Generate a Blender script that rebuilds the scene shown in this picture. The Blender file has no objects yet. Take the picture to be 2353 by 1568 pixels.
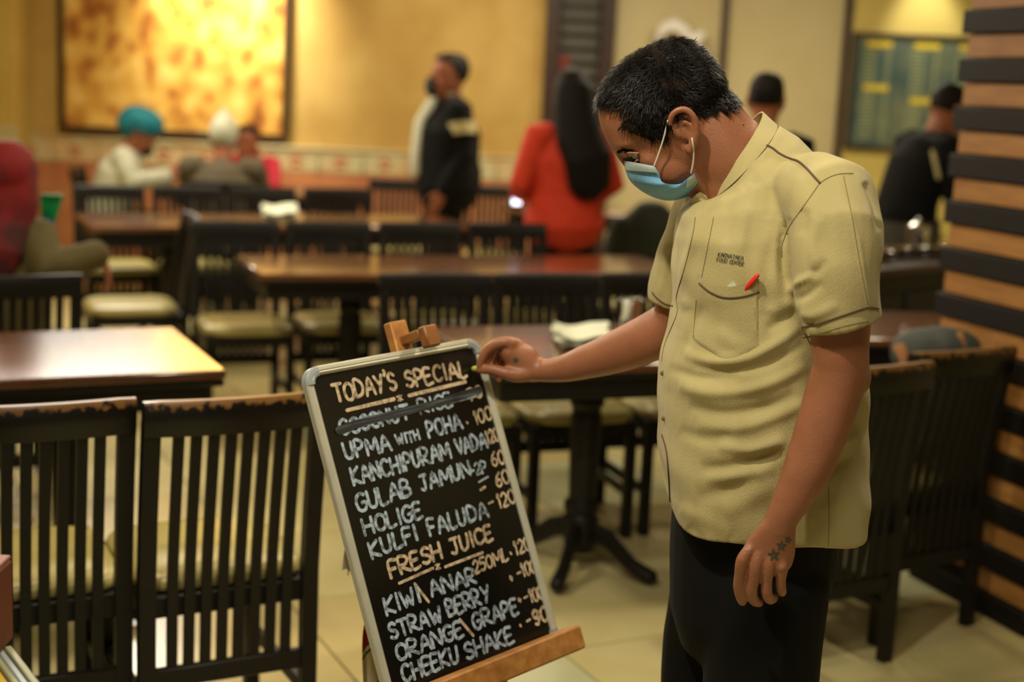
import bpy, bmesh, math, random
import numpy as np
from mathutils import Vector, Matrix
from mathutils.bvhtree import BVHTree
random.seed(7); rng = np.random.default_rng(7)
S = bpy.context.scene; COL = S.collection
PI = math.pi

# ------------------------------------------------------------------ camera
FPX = 3268.0; PITCH = math.radians(10.25); ROLL = .045; H = 1.55
_r0 = np.array([1, 0, 0.]); _u0 = np.array([0, math.sin(PITCH), math.cos(PITCH)])
CF = np.array([0, math.cos(PITCH), -math.sin(PITCH)])
CR = math.cos(ROLL)*_r0 + math.sin(ROLL)*_u0
CU = -math.sin(ROLL)*_r0 + math.cos(ROLL)*_u0
CC = np.array([0, 0, H])
def ray(x, y): return CF + (x-1176.5)/FPX*CR + (784-y)/FPX*CU
def P(x, y, d): return CC + ray(x, y)*d
def PZ(x, y, z):
    v = ray(x, y); return CC + v*((z-H)/v[2])
def PY(x, y, Y):
    v = ray(x, y); return CC + v*(Y/v[1])
def proj(q):
    q = np.asarray(q, float)-CC; d = q @ CF
    return 1176.5+FPX*(q @ CR)/d, 784-FPX*(q @ CU)/d, d
cd = bpy.data.cameras.new('camera'); cam = bpy.data.objects.new('camera', cd); COL.objects.link(cam)
cd.sensor_width = 36; cd.lens = FPX*36/2353; cd.clip_start = .05; cd.clip_end = 60
cam.matrix_world = Matrix(((CR[0], CU[0], -CF[0], 0), (CR[1], CU[1], -CF[1], 0), (CR[2], CU[2], -CF[2], H), (0, 0, 0, 1)))
cd.dof.use_dof = True; cd.dof.focus_distance = 2.27; cd.dof.aperture_fstop = 2.2
S.camera = cam

# ------------------------------------------------------------------ world, lights, exposure
W = bpy.data.worlds.new('world'); S.world = W; W.use_nodes = True
bg = W.node_tree.nodes['Background']; bg.inputs[0].default_value = (1, .9, .72, 1); bg.inputs[1].default_value = .12
def area(name, loc, size, power, col=(1, .86, .62), target=None, sy=None):
    l = bpy.data.lights.new(name, 'AREA'); l.energy = power; l.color = col; l.size = size
    if sy: l.shape = 'RECTANGLE'; l.size_y = sy
    o = bpy.data.objects.new(name, l); COL.objects.link(o); o.location = loc
    t = Vector(target) if target is not None else Vector((loc[0], loc[1], 0))
    o.rotation_euler = (t-Vector(loc)).to_track_quat('-Z', 'Y').to_euler(); return o
def spot(name, loc, target, power, ang, blend=.5, col=(1, .86, .62), r=.05):
    l = bpy.data.lights.new(name, 'SPOT'); l.energy = power; l.color = col; l.spot_size = math.radians(ang); l.spot_blend = blend
    l.shadow_soft_size = r
    o = bpy.data.objects.new(name, l); COL.objects.link(o); o.location = loc
    o.rotation_euler = (Vector(target)-Vector(loc)).to_track_quat('-Z', 'Y').to_euler(); return o
WARM = (1, .86, .63)
spot('ceiling_spot', (-.6, 1.45, 2.85), (.5, 2.3, 1.0), 88, 85, .6, (1, .9, .7), .05)
spot('ceiling_spot', (.95, 3.1, 2.85), (.45, 2.4, 1.1), 50, 85, .6, (1, .86, .62), .06)
area('ceiling_lamp', (.1, .9, 2.9), .5, 15, (1, .88, .68))
area('ceiling_lamp', (-1.6, 3.6, 2.9), .35, 22, WARM)
area('ceiling_lamp', (1.3, 4.6, 2.9), .35, 18, WARM)
area('ceiling_lamp', (-.5, 5.8, 2.9), .5, 18, WARM)
area('ceiling_lamp', (-2.2, 8.3, 2.9), .5, 24, WARM)
area('ceiling_lamp', (.2, 8.9, 2.9), .5, 30, WARM)
area('ceiling_lamp', (1.8, 8.9, 2.9), .5, 34, (1, .88, .68))
area('added_sheen_light', (-3.0, 9.0, 2.62), 1.5, 46, (1, .93, .8), target=(-1.2, 3.9, .75), sy=.5)  # unseen light added to give the near left tabletop a pale sheen
spot('picture_spot', (-2.2, 10.3, 2.85), (-2.2, 11, 2.15), 250, 84, .8, (1, .9, .68), .08)
spot('menu_spot', (2.95, 10.5, 2.9), (3.0, 10.95, 1.95), 50, 46, .8, (1, .93, .78), .06)
spot('wall_wash', (-.6, 9.6, 2.9), (-.6, 11, 1.6), 34, 80, .9, (1, .85, .6), .08)
S.view_settings.view_transform = 'Standard'; S.view_settings.look = 'None'; S.view_settings.gamma = 1
S.view_settings.use_curve_mapping = False; S.view_settings.exposure = .55
S.cycles.use_denoising = True
S.cycles.max_bounces = 6

# ------------------------------------------------------------------ materials
def nt(name):
    m = bpy.data.materials.new(name); m.use_nodes = True; n = m.node_tree
    return m, n, n.nodes['Principled BSDF']
def lin(r, g, b):
    f = lambda c: ((c/255+.055)/1.055)**2.4 if c > 10 else c/255/12.92
    return (f(r), f(g), f(b), 1)
def mat(name, col, rough=.5, metal=0, col2=None, scale=8, detail=4, lo=.35, hi=.65, bump=0, bscale=None, stretch=None, coat=0, spec=.5, sss=0, trans=0, alpha=1, sheen=0):
    m, n, b = nt(name); L = n.links
    b.inputs['Roughness'].default_value = rough; b.inputs['Metallic'].default_value = metal
    b.inputs['Specular IOR Level'].default_value = spec
    if coat: b.inputs['Coat Weight'].default_value = coat; b.inputs['Coat Roughness'].default_value = .12
    if sss:
        b.inputs['Subsurface Weight'].default_value = sss; b.inputs['Subsurface Radius'].default_value = (.9, .35, .2); b.inputs['Subsurface Scale'].default_value = .01
    if trans: b.inputs['Transmission Weight'].default_value = trans
    if sheen: b.inputs['Sheen Weight'].default_value = sheen
    b.inputs['Base Color'].default_value = col; b.inputs['Alpha'].default_value = alpha
    tc = n.nodes.new('ShaderNodeTexCoord'); mp = n.nodes.new('ShaderNodeMapping')
    L.new(tc.outputs['Object'], mp.inputs[0])
    if stretch: mp.inputs['Scale'].default_value = stretch
    if col2 is not None:
        t = n.nodes.new('ShaderNodeTexNoise'); t.inputs['Scale'].default_value = scale; t.inputs['Detail'].default_value = detail
        L.new(mp.outputs[0], t.inputs[0])
        r = n.nodes.new('ShaderNodeValToRGB'); r.color_ramp.elements[0].position = lo; r.color_ramp.elements[1].position = hi
        r.color_ramp.elements[0].color = col; r.color_ramp.elements[1].color = col2
        L.new(t.outputs[0], r.inputs[0]); L.new(r.outputs[0], b.inputs['Base Color'])
    if bump:
        t2 = n.nodes.new('ShaderNodeTexNoise'); t2.inputs['Scale'].default_value = bscale or scale*4; t2.inputs['Detail'].default_value = 5
        L.new(mp.outputs[0], t2.inputs[0]); bp = n.nodes.new('ShaderNodeBump'); bp.inputs['Strength'].default_value = bump; bp.inputs['Distance'].default_value = .004
        L.new(t2.outputs[0], bp.inputs['Height']); L.new(bp.outputs[0], b.inputs['Normal'])
    return m
def wear_mat(name, base, worn, z0, z1):
    """dark stain worn to bare wood towards the top edge of the rail"""
    m, n, b = nt(name); L = n.links
    tc = n.nodes.new('ShaderNodeTexCoord'); sp = n.nodes.new('ShaderNodeSeparateXYZ'); L.new(tc.outputs['Object'], sp.inputs[0])
    t = n.nodes.new('ShaderNodeTexNoise'); t.inputs['Scale'].default_value = 48; t.inputs['Detail'].default_value = 9; L.new(tc.outputs['Object'], t.inputs[0])
    mr = n.nodes.new('ShaderNodeMapRange'); mr.inputs['From Min'].default_value = z0; mr.inputs['From Max'].default_value = z1; L.new(sp.outputs[2], mr.inputs[0])
    a = n.nodes.new('ShaderNodeMath'); a.operation = 'ADD'; L.new(mr.outputs[0], a.inputs[0]); L.new(t.outputs[0], a.inputs[1])
    r = n.nodes.new('ShaderNodeValToRGB'); r.color_ramp.elements[0].position = .88; r.color_ramp.elements[1].position = 1.08
    L.new(a.outputs[0], r.inputs[0]); mx = n.nodes.new('ShaderNodeMix'); mx.data_type = 'RGBA'
    mx.inputs[6].default_value = base; mx.inputs[7].default_value = worn; L.new(r.outputs[0], mx.inputs[0])
    L.new(mx.outputs[2], b.inputs['Base Color']); b.inputs['Roughness'].default_value = .33
    return m
BLK = lin(15, 13, 10)
M = {}
M['dark'] = mat('dark_wood', BLK, .5, col2=lin(21, 18, 14), scale=14, stretch=(1, 1, .15), bump=.15, spec=.35)
M['worn'] = wear_mat('worn_dark_wood', BLK, lin(130, 92, 48), .836, .893)
M['table'] = mat('table_veneer', lin(96, 55, 30), .26, col2=lin(128, 78, 42), scale=5, stretch=(.25, 2.5, 1), coat=1, bump=.03, spec=.8)
M['cushion'] = mat('cream_leatherette', lin(176, 164, 98), .34, col2=lin(190, 178, 112), scale=6, bump=.1, bscale=90)
M['wall'] = mat('ochre_plaster', lin(184, 150, 78), .75, col2=lin(200, 170, 98), scale=2.6, detail=8, bump=.3, bscale=30)
M['wallp'] = mat('yellow_plaster', lin(198, 172, 88), .75, col2=lin(186, 156, 76), scale=2.2, detail=8, bump=.2, bscale=30)
M['pink'] = mat('pink_wainscot', lin(200, 140, 92), .45, col2=lin(180, 112, 78), scale=3, detail=6)
M['border'] = mat('floral_border_tile', lin(200, 194, 150), .4, col2=lin(206, 178, 132), scale=7, detail=2, lo=.45, hi=.6)
M['cream'] = mat('cream_panel', lin(190, 176, 128), .6, col2=lin(200, 188, 144), scale=1.2)
M['yellowwall'] = mat('pale_yellow_wall', lin(208, 190, 104), .6, col2=lin(200, 180, 98), scale=1.5)
M['trim'] = mat('dark_brown_trim', lin(44, 26, 16), .45, col2=lin(56, 34, 20), scale=10)
M['tile0'] = mat('cream_marble', lin(214, 204, 150), .22, col2=lin(202, 190, 134), scale=3, detail=8)
M['tile1'] = mat('tan_marble', lin(196, 180, 124), .22, col2=lin(208, 192, 136), scale=3, detail=8)
M['tile2'] = mat('grey_green_marble', lin(186, 188, 150), .22, col2=lin(204, 200, 156), scale=3, detail=8)
M['grout'] = mat('grout', lin(96, 86, 60), .8)
M['ceil'] = mat('ceiling_paint', lin(212, 200, 165), .8)
M['khaki'] = mat('khaki_cloth', lin(178, 165, 110), .82, col2=lin(188, 175, 120), scale=26, detail=8, lo=.3, hi=.7, bump=.35, bscale=900, stretch=(1, 1, .25), sheen=.15)
M['piping'] = mat('dark_piping', lin(88, 68, 48), .7)
M['seam'] = mat('seam_thread', lin(120, 104, 62), .8)
M['skin'] = mat('skin', lin(147, 95, 65), .45, col2=lin(160, 104, 74), scale=22, detail=6, lo=.3, hi=.7, bump=.18, bscale=330, sss=.12)
M['skin2'] = mat('skin_far', lin(160, 98, 66), .5, col2=lin(150, 88, 58), scale=10)
M['tattoo'] = mat('tattoo_ink', lin(74, 76, 58), .5)
M['hair'] = mat('black_hair', lin(13, 11, 9), .6, col2=lin(22, 16, 12), scale=60, bump=.6, bscale=240, spec=.2)
M['strand'] = mat('hair_strands', lin(9, 8, 7), .45, col2=lin(30, 20, 13), scale=30, lo=.5, hi=.8, spec=.15)
M['blacktrouser'] = mat('black_trouser', lin(9, 10, 10), .85, col2=lin(14, 14, 14), scale=12, spec=.2)
M['maskblue'] = mat('blue_mask', lin(112, 172, 216), .65, col2=lin(130, 188, 228), scale=40, bump=.25, bscale=300)
M['maskpale'] = mat('pale_mask_band', lin(176, 194, 190), .65)
M['loop'] = mat('white_elastic', lin(214, 206, 186), .6)
M['white'] = mat('white_paper', lin(226, 232, 208), .7)
M['red'] = mat('red_plastic', lin(222, 48, 40), .35)
M['alu'] = mat('silver_aluminium', lin(196, 196, 178), .38, .35, col2=lin(206, 204, 184), scale=20)
M['greyplastic'] = mat('grey_plastic', lin(150, 158, 158), .35)
M['slate'] = mat('black_board', lin(13, 13, 11), .28, col2=lin(18, 17, 14), scale=6)
M['pine'] = mat('pine', lin(190, 134, 70), .5, col2=lin(160, 104, 50), scale=5, stretch=(8, 8, .6), bump=.1)
M['pined'] = mat('brown_wood', lin(152, 98, 50), .5, col2=lin(128, 80, 38), scale=6, stretch=(1, 8, 8))
M['chalkw'] = mat('warm_chalk', lin(206, 184, 152), .9, col2=lin(132, 116, 94), scale=110, lo=.42, hi=.68)
M['chalkb'] = mat('blue_white_chalk', lin(172, 190, 206), .9, col2=lin(84, 92, 96), scale=110, lo=.42, hi=.66)
M['smear'] = mat('smeared_chalk', lin(36, 38, 38), .8, col2=lin(100, 108, 112), scale=60, lo=.5, hi=.72, stretch=(.15, 3, 1))
M['lime'] = mat('lime_chalk', lin(218, 230, 110), .8)
M['steel'] = mat('stainless_steel', (.6, .6, .57, 1), .2, 1)
M['oak'] = mat('light_oak', lin(186, 134, 72), .5, col2=lin(164, 112, 56), scale=4, stretch=(1.5, 1.5, 10))
M['blackslat'] = mat('black_slat', lin(13, 11, 9), .6, col2=lin(18, 15, 12), scale=8, spec=.3)
M['brownjacket'] = mat('brown_jacket', lin(92, 82, 62), .85, col2=lin(82, 72, 54), scale=14)
M['whitecloth'] = mat('white_cloth', lin(206, 208, 186), .8, col2=lin(188, 192, 170), scale=12)
M['teal'] = mat('teal_turban', lin(8, 128, 146), .7, col2=lin(4, 108, 126), scale=10)
M['pinkcloth'] = mat('pink_cloth', lin(222, 50, 80), .7)
M['orange'] = mat('orange_sweater', lin(206, 58, 22), .8, col2=lin(194, 48, 16), scale=14)
M['black'] = mat('black_cloth', lin(10, 10, 10), .85, col2=lin(14, 14, 14), scale=14, spec=.2)
M['cardcream'] = mat('cream_stripe', lin(176, 166, 116), .8)
M['greyshirt'] = mat('pale_shirt', lin(196, 200, 178), .8)
M['darkmask'] = mat('charcoal_mask', lin(42, 46, 48), .8)
M['olive'] = mat('olive_jacket', lin(88, 78, 34), .8, col2=lin(76, 66, 28), scale=10)
M['redscarf'] = mat('red_headscarf', lin(122, 3, 3), .8, col2=lin(60, 8, 8), scale=6, lo=.45, hi=.62)
M['greenbag'] = mat('green_packet', lin(8, 150, 84), .35, col2=lin(30, 130, 190), scale=12, lo=.55, hi=.6)
M['jacketgreen'] = mat('dark_green_jacket', lin(34, 42, 26), .8)
M['bluebag'] = mat('slate_blue_cloth', lin(66, 72, 64), .7, col2=lin(50, 56, 52), scale=14)
M['tanstrap'] = mat('tan_leather', lin(150, 98, 50), .6)
M['boxred'] = mat('brick_red_board', lin(98, 36, 15), .5, col2=lin(90, 32, 13), scale=8)
M['yellowtop'] = mat('yellow_laminate', lin(206, 172, 62), .35)
M['glassedge'] = mat('greenish_glass_edge', lin(150, 152, 116), .2)
M['blind'] = mat('grey_blind', lin(84, 84, 76), .6)
M['panebrown'] = mat('dark_pane', lin(46, 40, 30), .25)
M['redtowel'] = None

def stripe_cloth():
    m, n, b = nt('red_white_check'); L = n.links
    tc = n.nodes.new('ShaderNodeTexCoord'); sp = n.nodes.new('ShaderNodeSeparateXYZ'); L.new(tc.outputs['Object'], sp.inputs[0])
    a = n.nodes.new('ShaderNodeMath'); a.operation = 'MULTIPLY_ADD'; a.inputs[1].default_value = -1.0; L.new(sp.outputs[0], a.inputs[0]); L.new(sp.outputs[2], a.inputs[2])
    mo = n.nodes.new('ShaderNodeMath'); mo.operation = 'WRAP'; mo.inputs[1].default_value = .16; mo.inputs[2].default_value = 0; L.new(a.outputs[0], mo.inputs[0])
    mr = n.nodes.new('ShaderNodeMapRange'); mr.inputs[2].default_value = .16; L.new(mo.outputs[0], mr.inputs[0])
    r = n.nodes.new('ShaderNodeValToRGB'); r.color_ramp.interpolation = 'CONSTANT'; e = r.color_ramp.elements
    e[0].position = 0; e[0].color = lin(196, 182, 146); e[1].position = .44; e[1].color = lin(50, 46, 44)
    for p_, c in ((.48, lin(206, 196, 164)), (.54, lin(40, 38, 38)), (.57, lin(150, 24, 18)), (.80, lin(196, 80, 60)), (.83, lin(150, 24, 18))):
        q = e.new(p_); q.color = c
    L.new(mr.outputs[0], r.inputs[0]); L.new(r.outputs[0], b.inputs['Base Color']); b.inputs['Roughness'].default_value = .85
    return m
M['check'] = stripe_cloth()
def painting_mat():
    """mottled gold, rust and slate-blue brushwork, an abstract stand-in for the picture"""
    m, n, b = nt('painting_canvas'); L = n.links
    tc = n.nodes.new('ShaderNodeTexCoord'); mp = n.nodes.new('ShaderNodeMapping'); L.new(tc.outputs['Object'], mp.inputs[0]); mp.inputs['Scale'].default_value = (1, 1, .8)
    v = n.nodes.new('ShaderNodeTexVoronoi'); v.inputs['Scale'].default_value = 8; v.feature = 'SMOOTH_F1'; L.new(mp.outputs[0], v.inputs[0])
    t = n.nodes.new('ShaderNodeTexNoise'); t.inputs['Scale'].default_value = 7; t.inputs['Detail'].default_value = 7; L.new(mp.outputs[0], t.inputs[0])
    a = n.nodes.new('ShaderNodeMath'); a.operation = 'MULTIPLY_ADD'; a.inputs[1].default_value = .5; L.new(v.outputs[0], a.inputs[0]); L.new(t.outputs[0], a.inputs[2])
    r = n.nodes.new('ShaderNodeValToRGB'); e = r.color_ramp.elements; e[0].position = .34; e[0].color = lin(128, 84, 46); e[1].position = .92; e[1].color = lin(240, 206, 120)
    for p_, c in ((.55, lin(176, 112, 54)), (.66, lin(212, 160, 74)), (.78, lin(226, 180, 90))): q = e.new(p_); q.color = c
    L.new(a.outputs[0], r.inputs[0])
    # corner tones: distance from a point right of centre
    d = n.nodes.new('ShaderNodeVectorMath'); d.operation = 'MULTIPLY'; d.inputs[1].default_value = (1.15, 0, .62); L.new(tc.outputs['Object'], d.inputs[0])
    ln = n.nodes.new('ShaderNodeVectorMath'); ln.operation = 'LENGTH'; L.new(d.outputs[0], ln.inputs[0])
    t2 = n.nodes.new('ShaderNodeTexNoise'); t2.inputs['Scale'].default_value = 3; L.new(tc.outputs['Object'], t2.inputs[0])
    ad = n.nodes.new('ShaderNodeMath'); ad.operation = 'MULTIPLY_ADD'; ad.inputs[1].default_value = .5; L.new(t2.outputs[0], ad.inputs[0]); L.new(ln.outputs['Value'], ad.inputs[2])
    r2 = n.nodes.new('ShaderNodeValToRGB'); r2.color_ramp.elements[0].position = 1.02; r2.color_ramp.elements[1].position = 1.42; L.new(ad.outputs[0], r2.inputs[0])
    sp = n.nodes.new('ShaderNodeSeparateXYZ'); L.new(tc.outputs['Object'], sp.inputs[0])
    r3 = n.nodes.new('ShaderNodeValToRGB'); e = r3.color_ramp.elements; e[0].position = 0; e[0].color = lin(118, 50, 32); e[1].position = .5; e[1].color = lin(150, 120, 108)
    q = e.new(.25); q.color = lin(134, 66, 38); q = e.new(.9); q.color = lin(120, 126, 140)
    mz = n.nodes.new('ShaderNodeMapRange'); mz.inputs[1].default_value = -.75; mz.inputs[2].default_value = .75; L.new(sp.outputs[2], mz.inputs[0]); L.new(mz.outputs[0], r3.inputs[0])
    mx = n.nodes.new('ShaderNodeMix'); mx.data_type = 'RGBA'; L.new(r2.outputs[0], mx.inputs[0]); L.new(r.outputs[0], mx.inputs[6]); L.new(r3.outputs[0], mx.inputs[7])
    L.new(mx.outputs[2], b.inputs['Base Color']); b.inputs['Roughness'].default_value = .3
    bp = n.nodes.new('ShaderNodeBump'); bp.inputs['Strength'].default_value = .6; bp.inputs['Distance'].default_value = .01; L.new(t.outputs[0], bp.inputs['Height']); L.new(bp.outputs[0], b.inputs['Normal'])
    return m
M['painting'] = painting_mat()

# ------------------------------------------------------------------ mesh helpers
def nrm(a):
    a = np.asarray(a, float); return a/np.linalg.norm(a)
class MB:
    fine = False
    def __init__(s): s.v = []; s.f = []
    def add(s, v, f):
        o = len(s.v); s.v += [tuple(map(float, p)) for p in v]; s.f += [tuple(i+o for i in q) for q in f]; return s
    def box(s, c, d, ch=0, R=None):
        """chamfered box, centre c, size d, R = 3 axis vectors"""
        hx, hy, hz = d[0]/2, d[1]/2, d[2]/2; ch = min(ch, hx*.9, hy*.9, hz*.9)
        if ch <= 0:
            v = [(x*hx, y*hy, z*hz) for x in (-1, 1) for y in (-1, 1) for z in (-1, 1)]
            f = [(0, 1, 3, 2), (4, 6, 7, 5), (0, 4, 5, 1), (2, 3, 7, 6), (0, 2, 6, 4), (1, 5, 7, 3)]
        else:
            v = []; idx = {}
            for sx in (-1, 1):
                for sy in (-1, 1):
                    for sz in (-1, 1):
                        for ax in range(3):
                            p = [sx*(hx-ch), sy*(hy-ch), sz*(hz-ch)]; h = (hx, hy, hz)[ax]; p[ax] = (sx, sy, sz)[ax]*h
                            idx[sx, sy, sz, ax] = len(v); v.append(tuple(p))
            f = []
            for s_ in (-1, 1):
                f.append([idx[s_, a, b, 0] for a, b in ((-1, -1), (1, -1), (1, 1), (-1, 1))])
                f.append([idx[a, s_, b, 1] for a, b in ((-1, -1), (1, -1), (1, 1), (-1, 1))])
                f.append([idx[a, b, s_, 2] for a, b in ((-1, -1), (1, -1), (1, 1), (-1, 1))])
            for a in (-1, 1):
                for b in (-1, 1):
                    f.append([idx[a, b, -1, 0], idx[a, b, 1, 0], idx[a, b, 1, 1], idx[a, b, -1, 1]])
                    f.append([idx[a, -1, b, 0], idx[a, 1, b, 0], idx[a, 1, b, 2], idx[a, -1, b, 2]])
                    f.append([idx[-1, a, b, 1], idx[1, a, b, 1], idx[1, a, b, 2], idx[-1, a, b, 2]])
                    for c_ in (-1, 1): f.append([idx[a, b, c_, 0], idx[a, b, c_, 1], idx[a, b, c_, 2]])
            ff = []
            for q in f:
                pts = np.array([v[i] for i in q]); n_ = np.cross(pts[1]-pts[0], pts[2]-pts[0])
                ff.append(q if n_ @ pts.mean(0) > 0 else q[::-1])
            f = ff
        v = np.array(v)
        if R is not None: v = v @ np.array([nrm(r) for r in R])
        return s.add(v+np.array(c, float), f)
    def beam(s, a, b, w, t, up=(0, 0, 1), ch=.002):
        a = np.array(a, float); b = np.array(b, float); z = nrm(b-a); x = nrm(np.cross(up, z)) if abs(nrm(up) @ z) < .99 else np.array([1, 0, 0.]); y = np.cross(z, x)
        return s.box((a+b)/2, (w, t, np.linalg.norm(b-a)), ch, (x, y, z))
    def loft(s, rings, cap=True, closed=True):
        n = len(rings[0]); v = [p for r in rings for p in r]; f = []
        for k in range(len(rings)-1):
            for i in range(n if closed else n-1):
                j = (i+1) % n; f.append((k*n+i, k*n+j, (k+1)*n+j, (k+1)*n+i))
        if cap and closed:
            v.append(np.mean(rings[0], 0)); c0 = len(v)-1; v.append(np.mean(rings[-1], 0)); c1 = c0+1; L = (len(rings)-1)*n
            for i in range(n):
                j = (i+1) % n; f.append((c0, j, i)); f.append((c1, L+i, L+j))
        return s.add(v, f)
    def tube(s, pts, r, n=12, ref=None, round_=True, taper=False):
        """pts list; r list of scalars or (ra, rb): ra across, rb along ref"""
        pts = [np.array(p, float) for p in pts]
        if not hasattr(r, '__len__'): r = [r]*len(pts)
        r = [(q, q) if not hasattr(q, '__len__') else q for q in r]
        if MB.fine and len(pts) > 2:
            pts = smooth_poly(pts, 5); r = [tuple(q) for q in smooth_poly([np.array(q, float) for q in r], 5)]
        if MB.fine: n = max(28, n*2)
        T = [nrm(pts[min(i+1, len(pts)-1)]-pts[max(i-1, 0)]) for i in range(len(pts))]
        if ref is None: ref = (0, 0, 1) if abs(T[0][2]) < .9 else (1, 0, 0)
        b = np.array(ref, float); rings = []
        def ring(c, t, ra, rb, b):
            a = nrm(np.cross(b, t)); bb = np.cross(t, a)
            return [c+a*ra*math.cos(q)+bb*rb*math.sin(q) for q in [2*PI*i/n for i in range(n)]]
        fr = []
        for t in T:
            b = b-t*(b @ t); b = nrm(b) if np.linalg.norm(b) > 1e-6 else b; fr.append(b.copy())
        if round_:
            m = min(r[0])
            for k in (.95, .75, .42): rings.append(ring(pts[0]-T[0]*m*math.sin(k*PI/2)*.9, T[0], r[0][0]*math.cos(k*PI/2), r[0][1]*math.cos(k*PI/2), fr[0]))
        for p, t, q, b_ in zip(pts, T, r, fr): rings.append(ring(p, t, q[0], q[1], b_))
        if round_:
            m = min(r[-1])
            for k in (.42, .75, .95): rings.append(ring(pts[-1]+T[-1]*m*math.sin(k*PI/2)*.9, T[-1], r[-1][0]*math.cos(k*PI/2), r[-1][1]*math.cos(k*PI/2), fr[-1]))
        return s.loft(rings)
    def ball(s, c, r, n=14, m=9, ax=None):
        if MB.fine: n, m = n*2, m*2
        r = (r, r, r) if not hasattr(r, '__len__') else r; A = np.eye(3) if ax is None else np.array([nrm(q) for q in ax])
        rings = [[np.array(c)+A[0]*r[0]*math.sin(t)*math.cos(p)+A[1]*r[1]*math.sin(t)*math.sin(p)-A[2]*r[2]*math.cos(t) for p in [2*PI*i/n for i in range(n)]] for t in [PI*(k+.25)/(m-.5) for k in range(m)]]
        return s.loft(rings)
    def lathe(s, prof, c=(0, 0, 0), n=20):
        return s.loft([[np.array(c)+np.array((r*math.cos(a), r*math.sin(a), z)) for a in [2*PI*i/n for i in range(n)]] for r, z in prof])
    def grid(s, G, th=0, nrm_dir=None):
        """G rows x cols x 3; optional thickness along nrm_dir"""
        G = np.asarray(G, float); R_, C_ = G.shape[:2]; v = list(G.reshape(-1, 3)); f = []
        for i in range(R_-1):
            for j in range(C_-1): f.append((i*C_+j, i*C_+j+1, (i+1)*C_+j+1, (i+1)*C_+j))
        if th:
            o = len(v); d = np.array(nrm_dir)*th; v += [p+d for p in v[:o]]; f += [tuple(o+i for i in q[::-1]) for q in f]
            e = [i for i in range(C_)]+[i*C_+C_-1 for i in range(1, R_)]+[(R_-1)*C_+j for j in range(C_-2, -1, -1)]+[i*C_ for i in range(R_-2, 0, -1)]
            for a, b in zip(e, e[1:]+e[:1]): f.append((b, a, o+a, o+b))
        return s.add(v, f)
def mk(name, mb, m, parent=None, smooth=True, loc=None, angle=40):
    me = mb if isinstance(mb, bpy.types.Mesh) else bpy.data.meshes.new(name)
    if not isinstance(mb, bpy.types.Mesh):
        off = np.array(parent['_o']) if parent is not None and '_o' in parent else None
        v = np.array(mb.v)
        if off is not None: v = v-off
        me.from_pydata(v.tolist(), [], mb.f); me.update()
        bm = bmesh.new(); bm.from_mesh(me); bmesh.ops.recalc_face_normals(bm, faces=bm.faces); bm.to_mesh(me); bm.free()
    me.name = name
    if m is not None and not me.materials: me.materials.append(m)
    if smooth:
        me.shade_smooth()
        try: me.set_sharp_from_angle(angle=math.radians(angle))
        except Exception: pass
    o = bpy.data.objects.new(name, me); COL.objects.link(o)
    if parent is not None: o.parent = parent
    if loc is not None: o.location = loc
    return o
def tag(o, label=None, cat=None, group=None, kind=None):
    if label: o['label'] = label
    if cat: o['category'] = cat
    if group: o['group'] = group
    if kind: o['kind'] = kind
    return o
def thing(name, label, cat, loc=(0, 0, 0), rz=0, group=None, world=False, matrix=None):
    o = bpy.data.objects.new(name, None); COL.objects.link(o); o.empty_display_size = .1
    o.location = loc; o.rotation_euler = (0, 0, rz)
    if matrix is not None: o.matrix_world = matrix
    tag(o, label, cat, group)
    if world: o['_o'] = [float(q) for q in loc]
    return o
def child_w(name, mb, m, parent, root, **k):
    """sub-part given in world coordinates under a part of a world-built root"""
    v = np.array(mb.v)-np.array(root['_o']); b = MB(); b.v = [tuple(q) for q in v]; b.f = mb.f
    return mk(name, b, m, parent, **k)
def copy_tree(o, parent=None):
    c = o.copy(); COL.objects.link(c)
    if parent is not None: c.parent = parent
    for ch in o.children: copy_tree(ch, c)
    return c
def remesh(mb, voxel, smooth=4, fac=.5):
    me = bpy.data.meshes.new('tmp'); me.from_pydata(mb.v, [], mb.f); me.update()
    bm = bmesh.new(); bm.from_mesh(me); bmesh.ops.recalc_face_normals(bm, faces=bm.faces); bm.to_mesh(me); bm.free()
    o = bpy.data.objects.new('tmp', me); COL.objects.link(o)
    r = o.modifiers.new('r', 'REMESH'); r.mode = 'VOXEL'; r.voxel_size = voxel; r.adaptivity = 0
    if smooth:
        s_ = o.modifiers.new('s', 'SMOOTH'); s_.factor = fac; s_.iterations = smooth
    dg = bpy.context.evaluated_depsgraph_get(); dg.update()
    n = bpy.data.meshes.new_from_object(o.evaluated_get(dg)); bpy.data.objects.remove(o); bpy.data.meshes.remove(me)
    out = MB(); co = np.empty(len(n.vertices)*3); n.vertices.foreach_get('co', co); out.v = [tuple(q) for q in co.reshape(-1, 3)]
    out.f = [tuple(p.vertices) for p in n.polygons]; bpy.data.meshes.remove(n); return out
def vnormals(mb):
    v = np.array(mb.v); n = np.zeros_like(v)
    q = np.array([f if len(f) == 4 else f+(f[-1],) for f in mb.f])
    fn = np.cross(v[q[:, 2]]-v[q[:, 0]], v[q[:, 3]]-v[q[:, 1]])
    for k in range(4): np.add.at(n, q[:, k], fn)
    return n/np.maximum(np.linalg.norm(n, axis=1, keepdims=True), 1e-9)
def projv(v):
    q = v-CC; d = q @ CF; return np.stack([1176.5+FPX*(q @ CR)/d, 784-FPX*(q @ CU)/d], 1)
def bvh(mb): return BVHTree.FromPolygons(mb.v, mb.f)
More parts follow.
